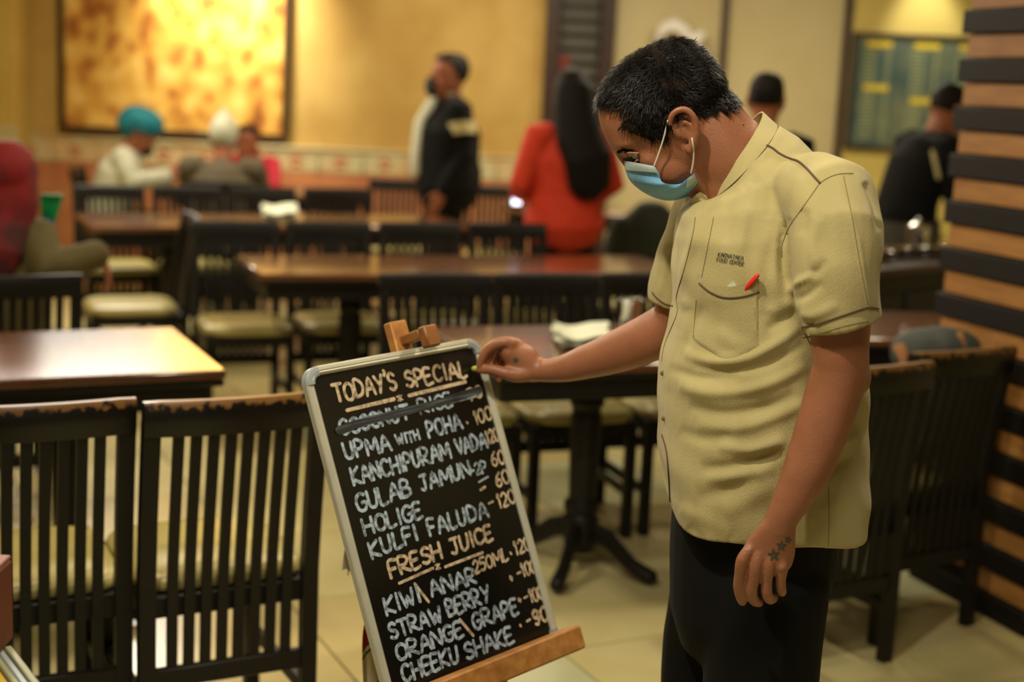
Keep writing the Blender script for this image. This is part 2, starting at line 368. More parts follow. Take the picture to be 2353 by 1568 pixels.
def hit(tree, x, y, off=0.0, dflt=None):
    """point of the built surface that lies on the line of sight, lifted by off"""
    r = ray(x, y); h = tree.ray_cast(Vector(CC), Vector(r).normalized())
    if h[0] is None: return dflt
    n = Vector(h[1]);
    if n.dot(Vector(r)) > 0: n = -n
    return np.array(h[0]+n*off)
def smooth_poly(p, k=6):
    p = [np.array(q, float) for q in p]; out = []
    for i in range(len(p)-1):
        a = p[max(i-1, 0)]; b = p[i]; c = p[i+1]; d = p[min(i+2, len(p)-1)]
        for t in [j/k for j in range(k)]:
            out.append(.5*((2*b)+(-a+c)*t+(2*a-5*b+4*c-d)*t*t+(-a+3*b-3*c+d)*t**3))
    out.append(p[-1]); return out
def drape(tree, px, r, off=.0006, k=6, n=6, flat=None):
    pts = [hit(tree, q[0], q[1], off) for q in smooth_poly(px, k)]; pts = [p for p in pts if p is not None]
    mb = MB()
    if len(pts) > 1: mb.tube(pts, r, n)
    return mb

# ------------------------------------------------------------------ room
def struct(name, mb, m, parent=None, **k):
    o = mk(name, mb, m, parent, **k)
    if parent is None: o['kind'] = 'structure'
    return o
def sroot(name):
    o = bpy.data.objects.new(name, None); COL.objects.link(o); o['kind'] = 'structure'; return o
GA = math.radians(26)                     # the room's furniture grid
gx = np.array([math.cos(GA), math.sin(GA), 0]); gy = np.array([-math.sin(GA), math.cos(GA), 0])
floor = struct('floor', MB().box((0, 5, -.03), (14, 16, .04)), M['grout'], smooth=False)
T_ = .6; tm = []
for i, key in enumerate(('tile0', 'tile1', 'tile2')):
    b = MB().box((0, 0, 0), (T_-.006, T_-.006, .012), .0015); me = bpy.data.meshes.new('tile'); me.from_pydata(b.v, [], b.f); me.materials.append(M[key]); tm.append(me)
for i in range(-6, 14):
    for j in range(0, 18):
        c = gx*(i*T_-.9)+gy*(j*T_+.6)
        if c[1] > 11.2 or c[1] < .9: continue
        x, y, d = proj((c[0], c[1], 0))
        if x < -1500 or x > 4600: continue
        o = bpy.data.objects.new('tile', tm[(0, 0, 1, 0, 2, 0, 1)[(i*3+j*5) % 7]]); COL.objects.link(o); o.parent = floor; o.location = (c[0], c[1], -.006); o.rotation_euler = (0, 0, GA)
WY = 11.0
struct('wall_back', MB().box((-2.6, WY+.1, 1.5), (5.6, .2, 3.1)), M['wall'], smooth=False)
# projecting pilaster on the left
struct('trim_1', MB().box((-4.3, WY-.18, 1.5), (1.1, .35, 3.1), .01), M['wallp'], smooth=False)
# door: dark frame with a pane and blind slats
dX0, dX1 = PY(1255, 60, WY)[0], PY(1412, 60, WY)[0]
door = sroot('door_1')
for x in (dX0+.05, dX1-.05): mk('frame', MB().box((x, WY-.04, 1.3), (.11, .12, 2.6), .006), M['trim'], door)
mk('frame', MB().box(((dX0+dX1)/2, WY-.04, 2.58), (dX1-dX0, .12, .1), .006), M['trim'], door)
mk('pane', MB().box(((dX0+dX1)/2, WY-.0, 1.3), (dX1-dX0-.2, .02, 2.5)), M['panebrown'], door)
for k in range(22):
    mk('slat', MB().box(((dX0+dX1)/2, WY-.025, .3+k*.105), (dX1-dX0-.22, .012, .062), .003), M['blind'], door)
mk('sticker', MB().box((dX0+.14, WY-.045, 1.72), (.11, .006, .13), .002), mat('red_sticker', lin(110, 46, 32), .7), door)
struct('wall_right', MB().box((dX1+1.6, WY+.1, 1.5), (3.2, .2, 3.1)), M['cream'], smooth=False)
for i, px in enumerate((1662, 1942)):
    x = PY(px, 100, WY)[0]; struct('trim_%d' % (i+2), MB().box((x, WY-.02, 1.5), (.05, .06, 3.1), .006), M['trim'])
xs = PY(1942, 100, WY)[0]
struct('wall_side', MB().box((xs+1.3, WY-.01, 1.5), (2.5, .06, 3.1)), M['yellowwall'], smooth=False)
# wainscot tiles and floral border along the back wall
wains = struct('baseboard_back', MB().box((-1.9, WY-.012, .41), (4.2, .05, .82)), M['pink'], smooth=False)
for k in range(12):
    x = -3.75+.34*k
    mk('border_tile', MB().box((x, WY-.035, .90), (.333, .035, .17), .004), M['border'], wains)
    f = MB()
    for q in range(5):
        a = q*2*PI/5+.3; f.ball((x+.035*math.cos(a), WY-.054, .90+.035*math.sin(a)), (.024, .006, .018), 8, 5)
    mk('flower', f, M['pink'], wains)
    mk('panel', MB().box((x, WY-.04, .42), (.328, .02, .78), .006), M['pink'], wains)
mk('moulding', MB().box((-1.9, WY-.04, .995), (4.2, .06, .025), .006), M['border'], wains)
mk('moulding', MB().box((-4.3, WY-.37, 1.05), (1.14, .05, .05), .008), M['cream'], wains)
mk('border_tile', MB().box((-4.3, WY-.36, .93), (1.12, .03, .19), .004), M['border'], wains)
mk('panel', MB().box((-4.3, WY-.36, .42), (1.12, .02, .82), .004), M['pink'], wains)
struct('ceiling', MB().box((0, 5, 3.05), (14, 16, .08)), M['ceil'], smooth=False)
struct('wall_front_right', MB().box((4.6, 5, 1.5), (.1, 16, 3.1)), M['cream'], smooth=False)
struct('wall_left', MB().box((-5.2, 5, 1.5), (.1, 16, 3.1)), M['wallp'], smooth=False)

# painting
c = PY(402, 130, WY-.06); x0, x1 = PY(143, 200, WY)[0], PY(664, 200, WY)[0]; z0 = 1.05; z1 = 2.55
pic = thing('framed_painting', 'large gold and rust abstract painting in a dark frame on the ochre wall', 'painting', ((x0+x1)/2, WY-.04, (z0+z1)/2))
w_, h_ = x1-x0, z1-z0
mk('canvas', MB().box((0, 0, 0), (w_-.05, .03, h_-.05), .004), M['painting'], pic)
for sx in (-1, 1): mk('frame', MB().box((sx*(w_/2-.015), -.01, 0), (.045, .06, h_), .006), M['trim'], pic)
for sz in (-1, 1): mk('frame', MB().box((0, -.01, sz*(h_/2-.015)), (w_-.06, .06, .045), .006), M['trim'], pic)

# menu board on the right wall
a = PY(1965, 78, WY-.06); b_ = PY(2300, 78, WY-.06); zb = PY(1955, 338, WY-.06)[2]
mw, mh = b_[0]-a[0], a[2]-zb
menu = thing('menu_board', 'blue-green wall menu board with yellow headings beside the striped pillar', 'menu', ((a[0]+b_[0])/2, WY-.06, (a[2]+zb)/2))
M['menubg'] = mat('menu_print', lin(58, 82, 84), .18, col2=lin(112, 118, 92), scale=3)
M['menupale'] = mat('menu_pale_print', lin(150, 160, 120), .3); M['menuyel'] = mat('menu_yellow_print', lin(214, 190, 60), .3)
mk('panel', MB().box((0, 0, 0), (mw, .03, mh), .004), M['menubg'], menu)
for sx in (-1, 1): mk('frame', MB().box((sx*mw/2, -.005, 0), (.03, .05, mh+.03), .004), M['trim'], menu)
for sz in (-1, 1): mk('frame', MB().box((0, -.005, sz*mh/2), (mw, .05, .03), .004), M['trim'], menu)
for ci, cx in enumerate((-mw*.33, mw*.0, mw*.31)):
    rows = MB()
    for k in range(24):
        z = mh*.36-k*mh*.034
        if (ci == 0 and k in (9, 10)) or (ci == 1 and k in (12, 13)) or (ci == 2 and k in (11, 12)): continue
        rows.box((cx-.06, -.0165, z), (.09+.03*random.random(), .002, .012)); rows.box((cx+.075, -.0165, z), (.035, .002, .012))
    mk('price_rows', rows, M['menupale'], menu, smooth=False)['kind'] = 'stuff'
    for z in (mh*.42, (mh*.36-9.5*mh*.034, mh*.36-12.5*mh*.034, mh*.36-11.5*mh*.034)[ci]):
        mk('heading', MB().box((cx, -.017, z), (.19, .003, .042)), M['menuyel'], menu, smooth=False)

# white lantern-like bow on the cream wall, behind the man's head
Yb = WY-.12
bow = thing('wall_fan', 'white wall fan with curved blades mounted on the cream wall', 'fan', PY(1570, 100, Yb).tolist(), world=True)
M['fanwhite'] = mat('white_plastic', lin(232, 230, 226), .4)
M['fangrey'] = mat('fan_arm', lin(150, 136, 96), .5)
mk('blade', MB().tube([PY(*q, Yb) for q in ((1510, 92), (1522, 68), (1548, 58), (1572, 72), (1588, 92))], [.02, .045, .055, .05, .03], 12), M['fanwhite'], bow)
mk('blade', MB().tube([PY(*q, Yb) for q in ((1584, 98), (1600, 92), (1612, 78))], [.035, .05, .03], 12), M['fanwhite'], bow)
mk('hub', MB().ball(PY(1588, 100, Yb), .035), M['fanwhite'], bow)
mk('bracket', MB().tube([PY(1588, 102, Yb), PY(1605, 122, Yb+.05), PY(1630, 130, WY-.02)], [.018, .02, .03], 10), M['fangrey'], bow)

# ------------------------------------------------------------------ striped pillar
pa = PZ(2348, 1466, 0); pb = PZ(2088, 1322, 0); pa[2] = pb[2] = 0
pd = nrm(pb-pa); pn = np.array([pd[1], -pd[0], 0]);
if pn[1] > 0: pn = -pn
pl = np.linalg.norm(pb-pa); PW = pl
pil = sroot('wall_pillar'); back = -pn
core_c = (pa+pb)/2+back*.17
mk('core', MB().box(core_c+np.array((0, 0, 1.5)), (PW-.06, .28, 3.0), 0, (pd, pn, (0, 0, 1))), M['blackslat'], pil, smooth=False)
ph = .0735; per = [0, 0]
for k in range(40):
    z = ph*(k+.5); dark = k % 2 == 0
    e = .012 if dark else -.004
    mk('plank', MB().box(core_c+np.array((0, 0, z)), (PW-.02+2*e, .32+2*e, ph-.003), .003, (pd, pn, (0, 0, 1))), M['blackslat'] if dark else M['oak'], pil)

# ------------------------------------------------------------------ chairs
CW = .405
def yback(z): return -.055*max(0, (z-.45)/.42)**1.3     # recline of the back
def arc(x): return -.022*(1-(x/(CW/2))**2)
def make_chair():
    r = thing('slat_back_chair', 'x', 'chair')
    # top rail, bowed
    n = 12; rings = []
    for i in range(n+1):
        x = -CW/2+CW*i/n; y = arc(x)+yback(.83); zt = .872-.05*max(0, abs(i/n-.5)-.46); zb = .795
        prof = [(-.014, zb), (.012, zb), (.014, zb+.03), (.014, zt-.012), (.008, zt), (-.008, zt), (-.016, zt-.012), (-.016, zb+.03)]
        rings.append([np.array((x, y+a+(b-.83)*-.1, b)) for a, b in prof])
    mk('top_rail', MB().loft(rings), M['worn'], r, angle=60)
    for sx in (-1, 1):
        x = sx*(CW/2-.018); pts = [(x, yback(z)+(0 if z > .1 else 0), z) for z in (0.0, .25, .45, .6, .7, .83)]
        rings = [[np.array((px_+dx, py_+dy, z)) for dx, dy in ((-.018, -.014), (.018, -.014), (.018, .016), (-.018, .016))] for px_, py_, z in pts]
        mk('back_post', MB().loft(rings), M['dark'], r, smooth=False)
    for i in range(8):
        x = -CW/2+.036+(CW-.072)*(i+1)/9
        rings = []
        for z in (.25, .4, .5, .6, .7, .81):
            y = yback(z)+arc(x)*min(1, max(0, (z-.25)/.5)); rings.append([np.array((x+dx, y+dy, z)) for dx, dy in ((-.0115, -.006), (.0115, -.006), (.0115, .006), (-.0115, .006))])
        mk('slat', MB().loft(rings), M['dark'], r, smooth=False)
    mk('lower_rail', MB().box((0, 0, .235), (CW-.05, .022, .045), .003), M['dark'], r)
    mk('seat_frame', MB().box((0, .215, .395), (CW-.02, .42, .05), .004), M['dark'], r)
    cu = []
    for z, s_ in ((.418, .96), (.425, 1.0), (.44, 1.01), (.452, .97), (.460, .88), (.463, .6), (.464, .2)):
        ring = []
        for q in range(32):
            t = 2*PI*q/32; c_, s2 = math.cos(t), math.sin(t); ex = .38
            ring.append(np.array(((CW/2-.006)*s_*math.copysign(abs(c_)**ex, c_), .225+.205*s_*math.copysign(abs(s2)**ex, s2), z)))
        cu.append(ring)
    mk('cushion', MB().loft(cu), M['cushion'], r, angle=80)
    for sx in (-1, 1):
        mk('leg', MB().box((sx*(CW/2-.025), .40, .186), (.036, .036, .372), .003), M['dark'], r)
        mk('stretcher', MB().box((sx*(CW/2-.025), .2, .16), (.02, .38, .03), .002), M['dark'], r)
    return r
proto = make_chair(); used = [False]
plain_rail = [c_ for c_ in proto.children if c_.name.startswith('top_rail')][0].data.copy(); plain_rail.materials[0] = M['dark']
def chair(x, y, deg, label, group=None, worn=False):
    if not used[0]: o = proto; used[0] = True
    else: o = copy_tree(proto)
    if not worn:
        for c_ in o.children:
            if c_.name.startswith('top_rail'): c_.data = plain_rail
    o.location = (x, y, 0); o.rotation_euler = (0, 0, math.radians(deg)); o['label'] = label
    if group: o['group'] = group
    return o
GN = 'chairs pushed up to the near left table'
chair(-.60, 3.0, 28, 'dark slat-back chair with worn golden top rail, directly left of the menu easel', GN, True)
chair(-.985, 2.855, 26, 'dark slat-back chair with heavily worn top rail cut by the left photo edge, foreground', GN, True)
GR = 'chairs right of the standing man'
chair(.925, 3.69, 30, 'dark slat-back chair half hidden directly behind the khaki-shirted man', GR, True)
chair(1.25, 4.0, 30, 'dark slat-back chair right of the man, beside the striped pillar', GR, True)
GF = 'chairs on the far side of the pedestal table'
chair(-.27, 4.98, 199, 'dark chair behind the pedestal table, leftmost, above the easel top', GF)
chair(.13, 5.12, 199, 'dark chair behind the pedestal table, above the white napkin', GF)
chair(.53, 5.27, 199, 'dark chair behind the pedestal table, next to the man\'s far sleeve', GF)
G2 = 'chairs on the far side of the middle table'
chair(-1.28, 6.48, 200, 'dark chair with cream seat at the left end of the middle table', G2)
chair(-.87, 6.64, 200, 'dark chair second from the left behind the middle table', G2)
chair(-.45, 6.80, 200, 'dark chair third from the left behind the middle table', G2)
chair(-.03, 6.96, 200, 'dark chair behind the middle table just left of the orange sweater', G2)
chair(-1.60, 6.72, 112, 'dark chair turned sideways between the middle and far tables', None)
G3 = 'chairs on the far side of the far table'
chair(-2.34, 8.16, 206, 'dark chair with pale seat at the left end of the far table', G3)
chair(-1.93, 8.34, 204, 'dark chair behind the far table below the turbaned man', G3)
chair(-1.52, 8.52, 203, 'dark chair behind the far table below the brown-jacketed diner', G3)
chair(-1.10, 8.70, 203, 'dark chair behind the far table, right end of its row', G3)
chair(-1.63, 4.60, 26, 'dark slat-back chair the woman in the red headscarf leans on')
chair(-2.92, 9.6, -84, 'small dark chair by the wall left of the turbaned man')
chair(-1.87, 8.93, 5, 'dark chair the brown-jacketed diner sits on, mostly hidden')
chair(-.82, 9.7, 184, 'dark chair against the pink wainscot left of the standing masked man')
chair(-.15, 9.5, 180, 'dark chair between the standing masked man and the orange sweater')
hj = chair(.74, 7.62, 160, 'dark chair draped with a dark green jacket right of the orange sweater')

# ------------------------------------------------------------------ tables
def table(name, label, bl, deg, length, depth, peds, group=None, z=.75):
    a = math.radians(deg); r = thing(name, label, 'table', (bl[0], bl[1], 0), a, group)   # local: x along back edge, -y to the front
    mk('tabletop', MB().box((length/2, -depth/2, z-.014), (length, depth, .028), .006), M['table'], r)
    mk('edge_band', MB().box((length/2, -depth/2, z-.036), (length-.01, depth-.01, .022), .004), M['dark'], r)
    mk('apron', MB().box((length/2, -depth/2, z-.078), (length-.07, depth-.07, .07), .003), M['dark'], r)
    for px_ in peds:
        mk('column', MB().lathe([(.075, z-.12), (.075, z-.15), (.05, z-.165), (.058, z-.19), (.045, z-.215), (.05, z-.235), (.052, z-.25), (.047, .32), (.044, .24), (.058, .225), (.058, .20), (.05, .19), (.06, .17), (.05, .07), (.04, .06)], (px_, -depth/2, 0), 20), M['dark'], r)
        for k in range(4):
            t = PI/4+k*PI/2; d = np.array((math.cos(t)*.75, math.sin(t)*1.0, 0)); c = np.array((px_, -depth/2, 0))
            mk('foot', MB().tube([c+(0, 0, .15), c+d*.12+(0, 0, .12), c+d*.22+(0, 0, .055), c+d*.30+(0, 0, .032)], [(.02, .035), (.02, .033), (.022, .026), (.026, .026)], 8, ref=(0, 0, 1)), M['dark'], r)
    return r
table('dining_table', 'glossy brown table at the near left, directly behind the two foreground chairs', (-2.26, 3.84), 25.5, 1.32, .69, (.4, .95))
table('dining_table', 'glossy brown pedestal table behind the easel, holding a white napkin and steel tumbler', (-.28, 4.62), 20, 1.12, .68, (.44,))
table('dining_table', 'pale-lit table glimpsed between the man\'s sleeve and the striped pillar', (.86, 5.36), 8, .98, .62, (.5,))
table('dining_table', 'glossy brown table in the middle of the room reflecting the orange sweater', (-1.24, 6.27), 20, 1.95, .62, (.45, 1.5))
table('dining_table', 'glossy brown table third from the front with a white napkin on it', (-2.42, 7.76), 24.5, 2.1, .70, (.45, 1.5))
table('dining_table', 'brown table by the painting where the diners sit', (-2.38, 10.1), 4, 1.3, .62, (.4, 1.1))
table('dining_table', 'brown table between the standing masked man and the orange-sweatered woman', (-.1, 9.75), 5, 1.0, .6, (.3, .8))
table('dining_table', 'brown table behind the blue mask of the khaki-shirted man', (1.0, 8.3), 8, 1.2, .6, (.3, .9))

def napkin(pts, label, z=.757):
    q = [PZ(x, y, z) for x, y in pts]; r = thing('napkin', label, 'napkin', q[0].tolist(), world=True, group='napkins on tables')
    for lay in range(3):
        G = []
        for i in range(8):
            row = []
            for j in range(12):
                u, v = j/11, i/7; p = (1-v)*((1-u)*q[0]+u*q[1])+v*((1-u)*q[3]+u*q[2])
                p = p+np.array((.008*math.sin(lay*3+v*9), .008*math.cos(lay*2+u*7), .006+lay*.009+.006*math.sin(u*8+lay)+.004*math.sin(v*11+lay*2)+(.010*(abs(u-.5)*2)**3 if lay == 2 else 0)))
                row.append(p)
            G.append(row)
        mk('paper_sheet', MB().grid(G, .001, (0, 0, 1)), M['white'], r)
napkin([(1268, 762), (1395, 758), (1400, 794), (1285, 802)], 'crumpled white napkin on the pedestal table, above the man\'s outstretched forearm')
napkin([(602, 480), (680, 478), (682, 500), (608, 503)], 'small white napkin on the far table')
# steel tumbler
tp = PZ(1446, 772, .75); tb = thing('tumbler', 'steel tumbler on the pedestal table behind the outstretched arm', 'tumbler', tp.tolist())
prof = [(.0, 0), (.029, 0), (.03, .004), (.034, .08), (.039, .118), (.040, .121), (.038, .121), (.033, .08), (.028, .008), (0, .006)]
mk('cup', MB().lathe([(max(r_, .001), z) for r_, z in prof], n=28), M['steel'], tb)
mk('rim', MB().tube([np.array((.0395*math.cos(t), .0395*math.sin(t), .121)) for t in np.linspace(0, 2*PI, 29)], .0012, 6), M['steel'], tb)
# small dishes in front of the diners
for i, (x, y, kind) in enumerate(((338, 430, 'g'), (362, 425, 'g'), (388, 431, 'g'), (412, 424, 'p'), (372, 434, 'p'))):
    p = PZ(x, y, .75)
    if kind == 'g': mk('steel_glass', MB().lathe([(.001, .001), (.025, .001), (.034, .1), (.032, .1), (.022, .006), (.001, .006)], n=18), M['steel'], loc=p.tolist()); o = COL.objects[-1]; tag(o, ('steel glass on the diners\' table, leftmost of three', 'steel glass on the diners\' table, middle of three', 'steel glass on the diners\' table, nearest the brown jacket')[i], 'glass', 'steel glasses before the diners')
    else: mk('steel_plate', MB().lathe([(.001, .001), (.07, .001), (.11, .018), (.112, .018), (.072, .006), (.001, .004)], n=24), M['steel'], loc=p.tolist()); tag(COL.objects[-1], ('steel plate beside the brown-jacketed diner', 'steel plate in front of the turbaned man')[i-3], 'plate', 'steel plates before the diners')
# service counter with steel bowls, right
ca = PZ(1985, 622, .88); cb = PZ(2240, 600, .88); ca[2] = cb[2] = 0
cdr = nrm(cb-ca); cpn = np.array([-cdr[1], cdr[0], 0]); cc_ = (ca+cb)/2+cdr*.1+cpn*.27; cl = np.linalg.norm(cb-ca)+.3
ctr = thing('service_counter', 'dark service counter with glinting steel bowls left of the striped pillar', 'counter', cc_.tolist(), math.atan2(cdr[1], cdr[0]))
mk('body', MB().box((0, 0, .42), (cl-.04, .5, .84), .004), M['dark'], ctr)
mk('worktop', MB().box((0, 0, .86), (cl, .54, .035), .005), M['trim'], ctr)
for k in range(3): mk('door', MB().box((-cl/2+cl*(k+.5)/3, -.256, .42), (cl/3-.03, .016, .7), .004), M['dark'], ctr)
lb = ('steel bowl on the counter, nearest the man\'s shoulder', 'steel bowl second from the man on the counter', 'steel bowl in the middle of the counter', 'steel bowl fourth from the man on the counter', 'steel bowl on the counter next to the pillar', 'tall steel pot standing at the back of the counter')
for k, (x, y) in enumerate(((2022, 601), (2060, 594), (2101, 592), (2144, 592), (2184, 588), (2105, 575))):
    p = PZ(x, y, .878); s_ = .055
    o = mk('steel_bowl', MB().lathe([(.001, 0), (.6*s_, 0), (s_, .045), (s_*1.08, .048), (s_*.97, .045), (s_*.55, .006), (.001, .005)], n=22) if k < 5 else MB().lathe([(.001, 0), (.045, 0), (.05, .07), (.052, .11), (.03, .125), (.008, .13), (.01, .145), (.001, .15)], n=22), M['steel'], loc=p.tolist())
    tag(o, lb[k], 'bowl', 'steel bowls on the counter')

# ------------------------------------------------------------------ writing strokes
GL = {
 'A': ([[(0, 0), (.5, 1), (1, 0)], [(.2, .36), (.8, .36)]], 1), 'B': ([[(0, 0), (0, 1), (.7, .95), (.8, .75), (.6, .55), (0, .52)], [(.6, .55), (.95, .35), (.8, .06), (0, 0)]], .9),
 'C': ([[(.95, .85), (.6, 1), (.15, .85), (0, .5), (.15, .12), (.55, 0), (.95, .15)]], .9), 'D': ([[(0, 0), (0, 1), (.6, .92), (.95, .55), (.7, .12), (0, 0)]], .95),
 'E': ([[(.85, 1), (0, .97), (0, 0), (.9, .03)], [(0, .5), (.7, .53)]], .8), 'F': ([[(0, 0), (0, 1), (.85, 1)], [(0, .5), (.7, .5)]], .8),
 'G': ([[(.9, .88), (.5, 1), (.1, .8), (0, .45), (.2, .06), (.7, 0), (.95, .25), (.95, .45), (.55, .45)]], .95), 'H': ([[(0, 0), (0, 1)], [(.9, 0), (.9, 1)], [(0, .5), (.9, .5)]], .95),
 'I': ([[(.5, 0), (.5, 1)]], .4), 'J': ([[(.15, 1), (.95, 1)], [(.65, 1), (.65, .2), (.4, 0), (.05, .12)]], .85), 'K': ([[(0, 0), (0, 1)], [(.9, 1), (.05, .45), (.95, 0)]], .9),
 'L': ([[(.05, 1), (.05, 0), (.9, .04)]], .8), 'M': ([[(0, 0), (.08, 1), (.5, .3), (.92, 1), (1, 0)]], 1.2), 'N': ([[(0, 0), (.02, 1), (.9, .02), (.92, 1)]], 1),
 'O': ([[(.5, 1), (.12, .85), (0, .5), (.15, .12), (.5, 0), (.85, .12), (1, .5), (.88, .85), (.5, 1)]], .95), 'P': ([[(0, 0), (0, 1), (.7, .95), (.88, .72), (.6, .48), (0, .45)]], .85),
 'R': ([[(0, 0), (0, 1), (.7, .97), (.88, .75), (.6, .5), (.05, .45), (.95, 0)]], .95), 'S': ([[(.9, .85), (.5, 1), (.12, .85), (.15, .6), (.8, .42), (.92, .18), (.5, 0), (.05, .12)]], .85),
 'T': ([[(0, 1), (1, 1)], [(.5, 1), (.5, 0)]], .95), 'U': ([[(0, 1), (.05, .2), (.4, 0), (.8, .2), (.9, 1)]], .9), 'V': ([[(0, 1), (.5, 0), (1, 1)]], .9), 'W': ([[(0, 1), (.25, 0), (.5, .65), (.75, 0), (1, 1)]], 1.25),
 'Y': ([[(0, 1), (.5, .5)], [(1, 1), (.35, 0)]], .9), "'": ([[(.6, 1.25), (.75, 1.15), (.4, .95)]], .3), '0': ([[(.5, 1), (.1, .8), (0, .45), (.2, .08), (.55, 0), (.9, .2), (1, .6), (.85, .9), (.5, 1)]], .8),
 '1': ([[(.2, .75), (.55, 1), (.55, 0)]], .5), '2': ([[(.05, .8), (.45, 1), (.85, .8), (.7, .45), (.05, 0), (.95, .03)]], .8), '5': ([[(.9, 1), (.15, .98), (.1, .58), (.6, .6), (.9, .32), (.6, .02), (.05, .08)]], .8),
 '6': ([[(.8, 1), (.3, .75), (.05, .3), (.35, 0), (.8, .12), (.8, .42), (.4, .52), (.1, .3)]], .8), '7': ([[(.05, 1), (.95, .97), (.4, 0)], [(.25, .5), (.8, .5)]], .8), '9': ([[(.85, .8), (.5, 1), (.1, .8), (.2, .5), (.6, .45), (.85, .75), (.8, .3), (.5, 0), (.15, .05)]], .8),
 'x': ([[(.1, .1), (.9, .9)], [(.1, .9), (.9, .1)], [(.5, 0), (.5, 1)]], .8), '-': ([[(.1, .4), (.9, .45)]], .6), '.': ([[(.4, .25), (.55, .05)]], .4), '\\': ([[(.1, 1.1), (.9, -.05)]], .4), ';': ([[(.3, .6), (.2, .35)], [(.6, .45), (.45, .15)]], .5)}
def strokes(text):
    """unit-height polylines of a word laid out between x=0 and x=1"""
    ws = [GL[c][1] for c in text]; tot = sum(ws); out = []; x = 0
    for c, w in zip(text, ws):
        jw = random.uniform(.94, 1.04); jy = random.uniform(-.04, .04); sl = random.uniform(-.05, .05)
        for st in GL[c][0]: out.append([((x+w*(.09+.80*a*jw)+sl*b*w)/tot, b+jy) for a, b in st])
        x += w
    return out
def ribbon(mb, pts, w, place, rnd=3):
    """flat marker stroke in a 2D plane; place(x, y, lift) -> 3D"""
    p = [np.array(q, float) for q in pts]
    if len(p) > 2: p = smooth_poly(p, 4)
    # densify sharp strokes
    L_, R_ = [], []
    for i, q in enumerate(p):
        t = p[min(i+1, len(p)-1)]-p[max(i-1, 0)]; t = t/max(np.linalg.norm(t), 1e-9); n_ = np.array([-t[1], t[0]]); ww = w*random.uniform(.88, 1.08)
        if i == 0:
            for k in (.9, .5): L_.append(q-t*w*math.sin(k*PI/2)*.9+n_*ww*math.cos(k*PI/2)); R_.append(q-t*w*math.sin(k*PI/2)*.9-n_*ww*math.cos(k*PI/2))
        L_.append(q+n_*ww); R_.append(q-n_*ww)
        if i == len(p)-1:
            for k in (.5, .9): L_.append(q+t*w*math.sin(k*PI/2)*.9+n_*ww*math.cos(k*PI/2)); R_.append(q+t*w*math.sin(k*PI/2)*.9-n_*ww*math.cos(k*PI/2))
    lift = random.uniform(.0003, .0009)
    v = [place(*q, lift) for q in L_]+[place(*q, lift) for q in R_]; n = len(L_)
    if any(q is None for q in v): return
    mb.add(v, [(i, i+1, n+i+1, n+i) for i in range(n-1)])

# ------------------------------------------------------------------ chalk menu board on its easel
D4 = (2.45980423, 2.75, 2.69115656, 2.40096079)
BTL, BTR, BBR, BBL = (np.array(q) for q in (P(705, 846, D4[0]), P(1108, 773, D4[1]), P(1289, 1478, D4[2]), P(898, 1638, D4[3])))
ex = nrm(BTR-BTL); ey = BTL-BBL; ey = nrm(ey-ex*(ex @ ey)); en = np.cross(ex, ey)
BWd = np.linalg.norm(BTR-BTL); BHt = np.linalg.norm(BTL-BBL)
BM = Matrix(((ex[0], ey[0], en[0], BBL[0]), (ex[1], ey[1], en[1], BBL[1]), (ex[2], ey[2], en[2], BBL[2]), (0, 0, 0, 1)))
board = thing('menu_chalkboard', 'black chalkboard in a silver frame with the handwritten daily specials, on the wooden easel', 'chalkboard', matrix=BM)
mk('panel', MB().box((BWd/2, BHt/2, -.006), (BWd-.02, BHt-.02, .008)), M['slate'], board, smooth=False)
FW = .0165
def rail(a, b):
    a = np.array(a, float); b = np.array(b, float); t = nrm(b-a); s_ = np.array((-t[1], t[0], 0))   # s_ points inwards
    prof = [(0, -.010), (0, .001), (.002, .0035), (.008, .0045), (.010, .0030), (.012, .0042), (FW-.002, .0030), (FW, .001), (FW, -.0035), (.004, -.012)]
    return MB().loft([[p+s_*u+np.array((0, 0, z)) for u, z in prof] for p in (a, b)])
cr = .028
for a, b in (((cr, 0), (BWd-cr, 0)), ((BWd, cr), (BWd, BHt-cr)), ((BWd-cr, BHt), (cr, BHt)), ((0, BHt-cr), (0, cr))):
    mk('frame_rail', rail((*a, 0), (*b, 0)), M['alu'], board, angle=25)
for cx, cy, sx, sy in ((0, 0, 1, 1), (BWd, 0, -1, 1), (0, BHt, 1, -1), (BWd, BHt, -1, -1)):
    prof = [(0, -.012), (0, .002), (.003, .0055), (.010, .0068), (.0115, .0055), (.013, .0066), (FW+.001, .005), (FW+.002, .001), (FW+.002, -.004)]
    rings = []; R0 = .031
    for k in range(9):
        t = k/8*PI/2
        rings.append([np.array((cx+sx*(R0-(R0-u)*math.cos(t)) if R0 > u else cx+sx*u, cy+sy*(R0-(R0-u)*math.sin(t)), z)) for u, z in prof])
    mk('corner_cap', MB().loft(rings), M['greyplastic'], board, angle=35)
def buv(x, y):
    r = ray(x, y); t = ((BBL-CC) @ en)/(r @ en); q = CC+r*t-BBL; return np.array((q @ ex, q @ ey))
def word(text, x0, y0, x1, y1, h, m, w=.0031):
    a = buv(x0, y0); b = buv(x1, y1); d = b-a; L_ = np.linalg.norm(d); hh = buv(x0, y0-h)[1]-a[1]
    hh = abs(hh)*.97; mb = MB()
    up = np.array((0, 1.0)); 
    for st in strokes(text):
        pts = [a+d*u+up*v*hh for u, v in st]; ribbon(mb, pts, w, lambda x, y, l: np.array((x, y, -.0018+l)))
    return mb
def line(pts, m, w): 
    mb = MB(); ribbon(mb, [buv(*q) for q in pts], w, lambda x, y, l: np.array((x, y, -.0018+l))); return mb
ww, bb = M['chalkw'], M['chalkb']
